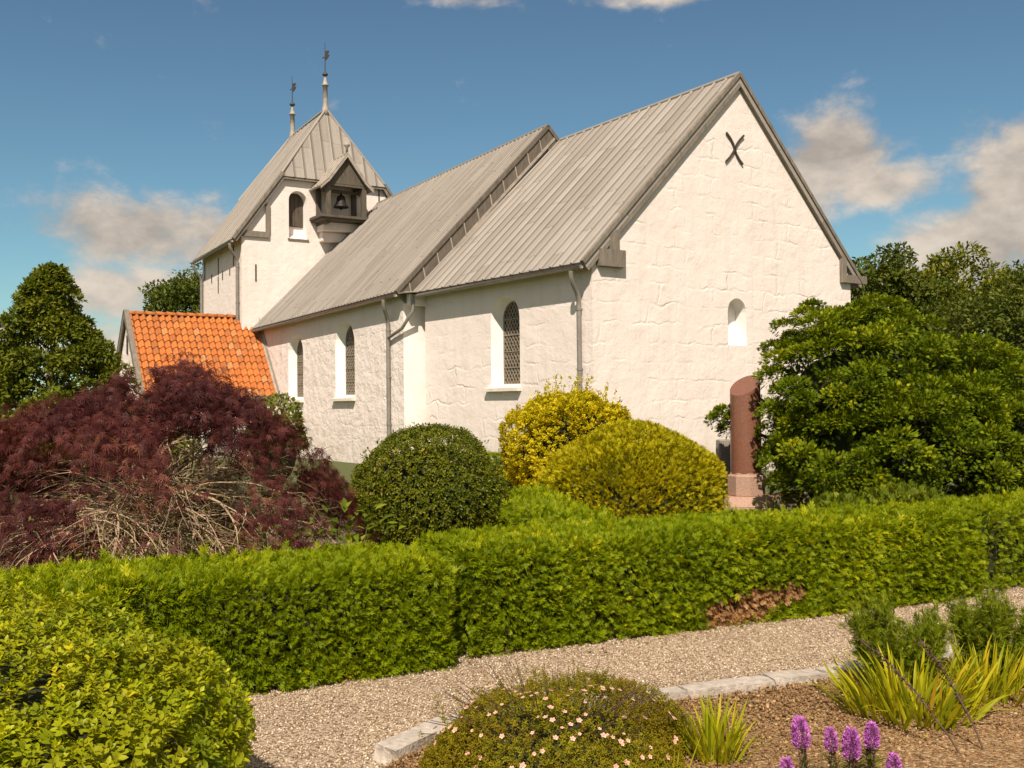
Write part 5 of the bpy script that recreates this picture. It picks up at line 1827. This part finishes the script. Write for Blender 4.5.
def clump_tree(name, base, centres, radii, label, mat, leaf_n, size, h, r0, spread, tm=LEAF, seed=0, cat='tree', group=None, droop=0.15, mats2=None, flat=0.8, trunk=True, zlo=.25):
    """crown of many leaf clumps spread through its volume"""
    root = thing(name, base, label, cat, group)
    fo = Foliage()
    centres = np.array(centres); K = len(centres)
    radii = np.broadcast_to(np.array(radii), (K,))
    w = radii ** 2; w = w / w.sum()
    idx = RNG.choice(K, leaf_n, p=w)
    d = rdir(leaf_n)
    d[:, 2] = np.where(RNG.uniform(0, 1, leaf_n) < .55, np.abs(d[:, 2]), d[:, 2])
    rad = radii[idx] * RNG.uniform(.35, 1.0, leaf_n) ** .5
    P = centres[idx] + d * rad[:, None] * arr(1, 1, flat)
    tone = RNG.normal(0, .13, K)
    rn = np.clip(RNG.beta(2.2, 2.2, leaf_n) + tone[idx], 0, 1)
    D_ = d * .7 + rdir(leaf_n) * .6 - UP * droop
    ups = d * .5 + UP * .6 + rdir(leaf_n) * .55
    ok = P[:, 2] > 0.05
    fo.add(tm, P[ok], D_[ok], ups[ok], RNG.uniform(size[0], size[1], ok.sum()), 0, rn[ok])
    fo.build('crown', mat, root)
    if trunk:
        b = MB()
        limbs(b, base, h, r0, spread, 11, seed, zlo)
        b.build('trunk', M['bark'], root)
    return root


def blob_centres(c, rad, n, seed, shell=0.55, amp=.14, lower=-0.5):
    r = np.random.default_rng(seed)
    d = nrm(r.normal(size=(n, 3)))
    d[:, 2] = np.where(d[:, 2] < lower, -d[:, 2], d[:, 2])
    k = shell + (1 - shell) * r.uniform(0, 1, n) ** .6
    k = k * (1 + amp * vnoise(d, 1.6, seed))
    return np.array(c) + d * k[:, None] * np.array(rad)


# conical tree at the left
n = 300
tz = RNG.uniform(0, 1, n) ** 1.25
ang = RNG.uniform(0, 6.283, n)
bx, by, bz = -11.55, 26.0, 0.0
H_ = 5.25
prof = np.interp(tz, [0, .12, .3, .55, .75, .9, 1], [1.55, 1.85, 1.80, 1.30, .78, .36, .06])
rr = prof * (0.55 + .45 * RNG.uniform(0, 1, n) ** .5) * (1 + .12 * RNG.normal(size=n))
cen = np.column_stack([bx + rr * np.cos(ang), by + rr * np.sin(ang), 0.35 + (H_ - .5) * tz])
clump_tree('conical_tree', (bx, by, 0), cen, RNG.uniform(.20, .38, n), 'conical mid green tree standing alone at the left edge', L['tree_a'], 42000, (.09, .16), 4.8, .15, 1.8, seed=3)
# dark tree behind the tower
cen = blob_centres((-16.6, 56.0, 5.6), (3.4, 3.4, 3.3), 170, 5)
clump_tree('spreading_tree', (-16.6, 56.0, 0), cen, RNG.uniform(.55, .95, 170), 'dark tree showing between the porch ridge and the tower', L['tree_b'], 13000, (.18, .30), 7.5, .3, 3.5, seed=4)
# trees beyond the churchyard at the right
for i, (c, rad, nn, m, lab, lf) in enumerate((((12.3, 33.5, 3.3), (2.5, 2.4, 2.9), 150, 'tree_b', 'dark green tree just right of the chancel gable behind the conifer', 15000),
                                     ((14.9, 34.5, 3.2), (2.6, 2.6, 3.15), 170, 'tree_a', 'mid green tree second from the chancel gable at the right', 17000),
                                     ((17.9, 33.0, 3.4), (2.8, 2.6, 3.1), 170, 'tree_b', 'tall dark tree at the right edge beyond the churchyard', 15000),
                                     ((11.0, 22.5, 2.0), (1.9, 1.7, 1.95), 150, 'tree_b', 'nearer dark bushy tree at the right edge above the big conifer', 15000))):
    cen = blob_centres(c, rad, nn, 20 + i, .5, .20)
    clump_tree('broadleaf_tree', (c[0], c[1], 0), cen, RNG.uniform(.32, .60, nn), lab, L[m], lf, (.12, .21) if i < 3 else (.09, .15), c[2] + rad[2] * .7, .18, rad[0], seed=30 + i, group='trees beyond the church at the right')
# the big dark conifer beside the gravestone
def conifer():
    root = thing('spreading_conifer', (4.7, 12.3, 0), 'big dark green spreading conifer overlapping the granite column', 'conifer')
    lob = [((3.74, 12.1, 1.75), (.72, .8, .78)), ((4.30, 12.4, 1.74), (.95, 1.0, .92)), ((5.15, 12.5, 1.32), (1.1, 1.1, .98)), ((3.90, 11.9, 1.05), (.85, .75, .75)), ((4.7, 11.9, 1.05), (1.2, .8, .8)),
           ((5.9, 12.2, .88), (1.1, .9, .88)), ((6.7, 12.4, .72), (1.0, .9, .78)), ((3.56, 12.15, 1.25), (.46, .55, .55)), ((3.68, 11.9, .65), (.6, .6, .5))]
    C_ = []; Nn = []
    for k, (c, r) in enumerate(lob):
        m = int(92 * (r[0] * r[2] + .25))
        d = rdir(m)
        d[:, 2] = np.where(d[:, 2] < -.55, -d[:, 2], d[:, 2])
        pts = np.array(c) + d * np.array(r) * (1 + .15 * vnoise(d, 2.0, k))[:, None] * RNG.uniform(.76, 1.16, m)[:, None]
        keep = np.ones(m, bool)
        for j, (c2, r2) in enumerate(lob):
            if j != k:
                keep &= (((pts - np.array(c2)) / (np.array(r2) * .80)) ** 2).sum(1) > 1
        C_.append(pts[keep]); Nn.append(d[keep])
    C_ = np.vstack(C_); Nn = np.vstack(Nn)
    # single boughs that break the outline, one of them left of the column
    extra = [(2.62, 12.75, 1.50), (2.52, 12.7, 1.42), (2.75, 12.8, 1.45), (2.68, 12.85, 1.30), (3.12, 12.3, 2.25), (3.22, 12.2, 2.50), (3.85, 12.4, 2.64), (4.35, 12.5, 2.80), (4.2, 12.5, 2.72), (5.1, 12.5, 2.35), (4.75, 12.4, 2.55), (3.45, 12.1, 2.62), (3.55, 12.2, 2.72), (3.16, 12.0, 1.5), (3.2, 12.0, 1.1), (3.14, 12.05, 1.75), (3.12, 12.1, 1.95), (3.95, 12.4, 2.58)]
    C_ = np.vstack([C_, np.array(extra)]); Nn = np.vstack([Nn, nrm(np.array(extra) - arr(4.3, 12.4, 1.4))])
    K = len(C_)
    per = 230
    idx = np.repeat(np.arange(K), per)
    d = rdir(K * per)
    axis = nrm(Nn * .85 + UP * .85)[idx]
    d = nrm(d + axis * .75)
    R_ = RNG.uniform(.10, .25, K)
    R_[-len(extra):] = RNG.uniform(.10, .16, len(extra))
    P = C_[idx] + d * (R_[idx] * RNG.uniform(.35, 1.0, K * per) ** .6)[:, None] * arr(1.18, 1.18, .72)
    tone = RNG.normal(0, .10, K)
    tipw = np.clip((d * axis).sum(1), -1, 1) * .16        # paler new growth at the shoot ends
    rn = np.clip(RNG.beta(2.2, 2.4, K * per) + tone[idx] + tipw, 0, 1)
    fo = Foliage()
    fo.add(FR_FAN, P, d * .9 + axis * .3 + rdir(len(P)) * .45, axis + rdir(len(P)) * .6, RNG.uniform(.042, .075, len(P)), 0, rn)
    for (c, r) in lob:
        m = int(1100 * (r[0] * r[2] + .2))
        dd = rdir(m)
        pp = np.array(c) + dd * np.array(r) * RNG.uniform(.60, .84, m)[:, None]
        ok = pp[:, 2] > .06
        fo.add(FR_FAN, pp[ok], (dd + UP * .4 + rdir(m) * .6)[ok], (dd + rdir(m) * .6)[ok], RNG.uniform(.07, .12, ok.sum()), 0, RNG.uniform(0, .45, ok.sum()))
    for (c, r) in lob:
        V_, F_ = ICO3
        fo.mesh(np.array(c) + V_ * np.array(r) * .54 * (1 + .12 * vnoise(V_, 2.5, 3))[:, None], F_, 1)
    fo.build('crown', [L['hinoki'], M['core']], root)
    b = MB()
    for i, (c, r) in enumerate(lob):
        b.tube([(4.7, 12.35, 0), (4.7 + (c[0] - 4.7) * .4, 12.35 + (c[1] - 12.35) * .4, .5), c], [.10, .07, .03], 7)
    for e in extra[:4]:
        b.tube([(3.6, 12.5, 1.0), (3.0, 12.75, 1.25), e], [.03, .02, .008], 5, cap=False)
    b.build('trunk', M['bark'], root)


conifer()


# ------------------------------------------------------------------ plants in the bed
def grass_clump(c, n, r, h, label, seed, spread=.6, mat='blade', w=.020, tip=0.0):
    root = thing('bladed_plant', (c[0], c[1], 0.03), label, 'plant')
    fo = Foliage()
    rg = np.random.default_rng(seed)
    a = rg.uniform(0, 6.283, n); q = r * np.sqrt(rg.uniform(0, 1, n))
    P = np.column_stack([c[0] + q * np.cos(a), c[1] + q * np.sin(a), np.full(n, .03)])
    lean = rg.normal(0, .22, (n, 3)) + np.column_stack([np.cos(a), np.sin(a), np.zeros(n)]) * (spread * q / r)[:, None]
    D_ = nrm(lean * arr(1, 1, 0) + UP)
    ups = nrm(np.column_stack([np.cos(a), np.sin(a), np.zeros(n)]) * -1 + rg.normal(0, .5, (n, 3)))
    ups = nrm(np.cross(np.cross(D_, ups), D_))
    bl = [t_blade(6, w * k, bnd) for k, bnd in ((1, .12), (1.2, .35), (.9, .7), (1, .2))]
    fo.add(bl, P, D_, -ups * -1, h * rg.uniform(.55, 1.05, n), 0, np.clip(rg.beta(2, 2, n), 0, 1))
    fo.build('blades', L[mat], root)
    return root


grass_clump((2.02, 5.35), 240, .30, .385, 'large clump of yellow green sword leaves at the right of the bed', 1, .62, w=.030)
grass_clump((2.52, 5.62), 130, .19, .37, 'yellow green sword leaf clump with orange tips under the feathery plant', 2, .5, w=.030)
grass_clump((0.90, 4.72), 110, .11, .30, 'small tuft of yellow green blades right of the pink flowering bush', 3, .45, w=.030)
grass_clump((0.62, 4.25), 22, .06, .30, 'few thin reddish green blades in front of the pink flowering bush', 4, .8, w=.018)


def feathery(c, r, h, label, seed, n=26):
    root = thing('feathery_plant', (c[0], c[1], 0.03), label, 'plant')
    rg = np.random.default_rng(seed)
    b = MB(); fo = Foliage()
    for i in range(n):
        a = rg.uniform(0, 6.283); q = r * math.sqrt(rg.uniform(0, 1))
        p0 = arr(c[0] + q * .3 * math.cos(a), c[1] + q * .3 * math.sin(a), .03)
        p1 = arr(c[0] + q * math.cos(a), c[1] + q * math.sin(a), h * rg.uniform(.6, 1.12) * (1 - .25 * q / r))
        pm = (p0 + p1) / 2 + arr(math.cos(a), math.sin(a), 0) * .02
        b.tube([p0, pm, p1], [.005, .004, .0015], 5, cap=False)
        m = 170
        t = rg.uniform(.12, 1, m)[:, None]
        P = (1 - t) ** 2 * p0 + 2 * t * (1 - t) * pm + t ** 2 * p1
        P = P + rg.normal(0, .018, (m, 3))
        fo.add(FR_THIN, P, nrm(rg.normal(size=(m, 3)) * .8 + UP * .9), nrm(rg.normal(size=(m, 3))), rg.uniform(.04, .085, m), 0)
    fo.build('sprigs', L['feather'], root)
    b.build('stems', M['stem'], root)


feathery((2.14, 5.75), .27, .56, 'feathery green plant standing left in the bed behind the sword leaves', 5, 30)
feathery((2.72, 5.95), .26, .56, 'feathery green plant at the right edge of the bed', 6, 28)


def dry_stalk(p0, p1, label, seed):
    root = thing('dry_stalk', (p0[0], p0[1], 0.03), label, 'plant stalk')
    rg = np.random.default_rng(seed)
    p0, p1 = np.array(p0, float), np.array(p1, float)
    pts = [p0 + (p1 - p0) * t + arr(0, 0, .05 * math.sin(t * 3.14)) + rg.normal(0, .006, 3) for t in np.linspace(0, 1, 8)]
    b = MB(); b.tube(pts, [.005 - .0004 * i for i in range(8)], 6); b.build('stem', M['dry'], root)
    fo = Foliage()
    n = 130
    t = rg.uniform(.25, 1, n)
    P = p0 + (p1 - p0) * t[:, None] + UP * (.05 * np.sin(t * 3.14))[:, None] + rg.normal(0, .006, (n, 3))
    fo.add(SMALL, P, nrm(rg.normal(size=(n, 3)) + UP * .5), nrm(rg.normal(size=(n, 3))), rg.uniform(.014, .026, n), 0)
    fo.build('seed_pods', M['dry'], root)


dry_stalk((2.02, 4.70, .03), (1.62, 5.0, .53), 'dark dry seed stalk leaning left above the sword leaves', 8)
dry_stalk((2.14, 4.75, .03), (1.93, 5.0, .50), 'dark dry seed stalk nearer the right edge of the bed', 9)


# purple flower spikes in the near corner of the bed
def spike_meshes(seed, hs, big):
    rg = np.random.default_rng(seed)
    st = MB(); st.tube([(0, 0, 0), (.004, 0, hs * .5), (0, 0, hs)], [.005, .0045, .004], 6)
    lf = Foliage()
    n = 36
    P = np.column_stack([np.zeros(n), np.zeros(n), rg.uniform(.02, hs * .7, n)])
    a = rg.uniform(0, 6.283, n)
    lf.add([t_blade(4, .035, .5)], P, np.column_stack([np.cos(a), np.sin(a), np.full(n, .9)]), np.column_stack([-np.cos(a), -np.sin(a), np.full(n, .8)]), rg.uniform(.07, .12, n), 0)
    fl_ = Foliage()
    n = 700
    t = rg.uniform(0, 1, n)
    r = .034 * big * np.sin(np.clip(t * 1.15 + .25, 0, 1.35) * 2.2) ** .6
    r = np.nan_to_num(r, nan=.01)
    a = rg.uniform(0, 6.283, n)
    z0 = hs - .02
    P = np.column_stack([r * .55 * np.cos(a), r * .55 * np.sin(a), z0 + t * .085 * big])
    fl_.add(SMALL, P, np.column_stack([np.cos(a), np.sin(a), .3 + t * 1.2]), nrm(rg.normal(size=(n, 3))), rg.uniform(.009, .017, n) * big, 0)
    bd = Foliage()
    n = 240
    t = rg.uniform(0, 1, n)
    a = rg.uniform(0, 6.283, n)
    P = np.column_stack([.009 * np.cos(a), .009 * np.sin(a), hs - .14 * big + t * .13 * big])
    bd.add(SMALL, P, np.column_stack([np.cos(a), np.sin(a), np.full(n, .9)]), nrm(rg.normal(size=(n, 3))), rg.uniform(.008, .014, n), 0)
    return st, lf, fl_, bd


SP = [(1.19, 4.30, .355, 1.35, 'tallest purple flower spike, left of centre in the near bed corner'), (1.315, 4.32, .30, 1.0, 'shorter purple flower spike just left of the thick middle one'),
      (1.365, 4.28, .315, 1.35, 'thick purple flower spike in the middle of the group'), (1.465, 4.33, .325, 1.15, 'purple flower spike standing clear at the right of the middle'),
      (1.105, 4.27, .20, 1.1, 'low purple flower spike at the far left of the group'), (1.56, 4.30, .20, 1.15, 'low purple flower spike at the far right of the group'),
      (1.415, 4.42, .235, .7, 'small purple flower bud spike behind the middle spikes'), (1.50, 4.44, .235, .6, 'small dark budding spike between the two right spikes')]
for i, (x, y, zt, big, lab) in enumerate(SP):
    root = bpy.data.objects.new('purple_flower_spike', None)
    COL.objects.link(root)
    tag(root, lab, 'flower', 'purple flower spikes in the flower bed')
    hs = zt - .105 * big
    st, lf, fl_, bd = spike_meshes(50 + i, hs, big)
    st.build('stem', M['stem'], root); lf.build('leaves', L['weed'], root); fl_.build('florets', M['purple'], root); bd.build('buds', M['purple_bud'], root)
    for c in root.children: c.matrix_parent_inverse = Matrix.Identity(4)
    root.location = (x, y, .03)
    root.rotation_euler = (R(random.uniform(-4, 4)), R(random.uniform(-5, 5)), random.uniform(0, 6))
    root.scale = (1, 1, 1)
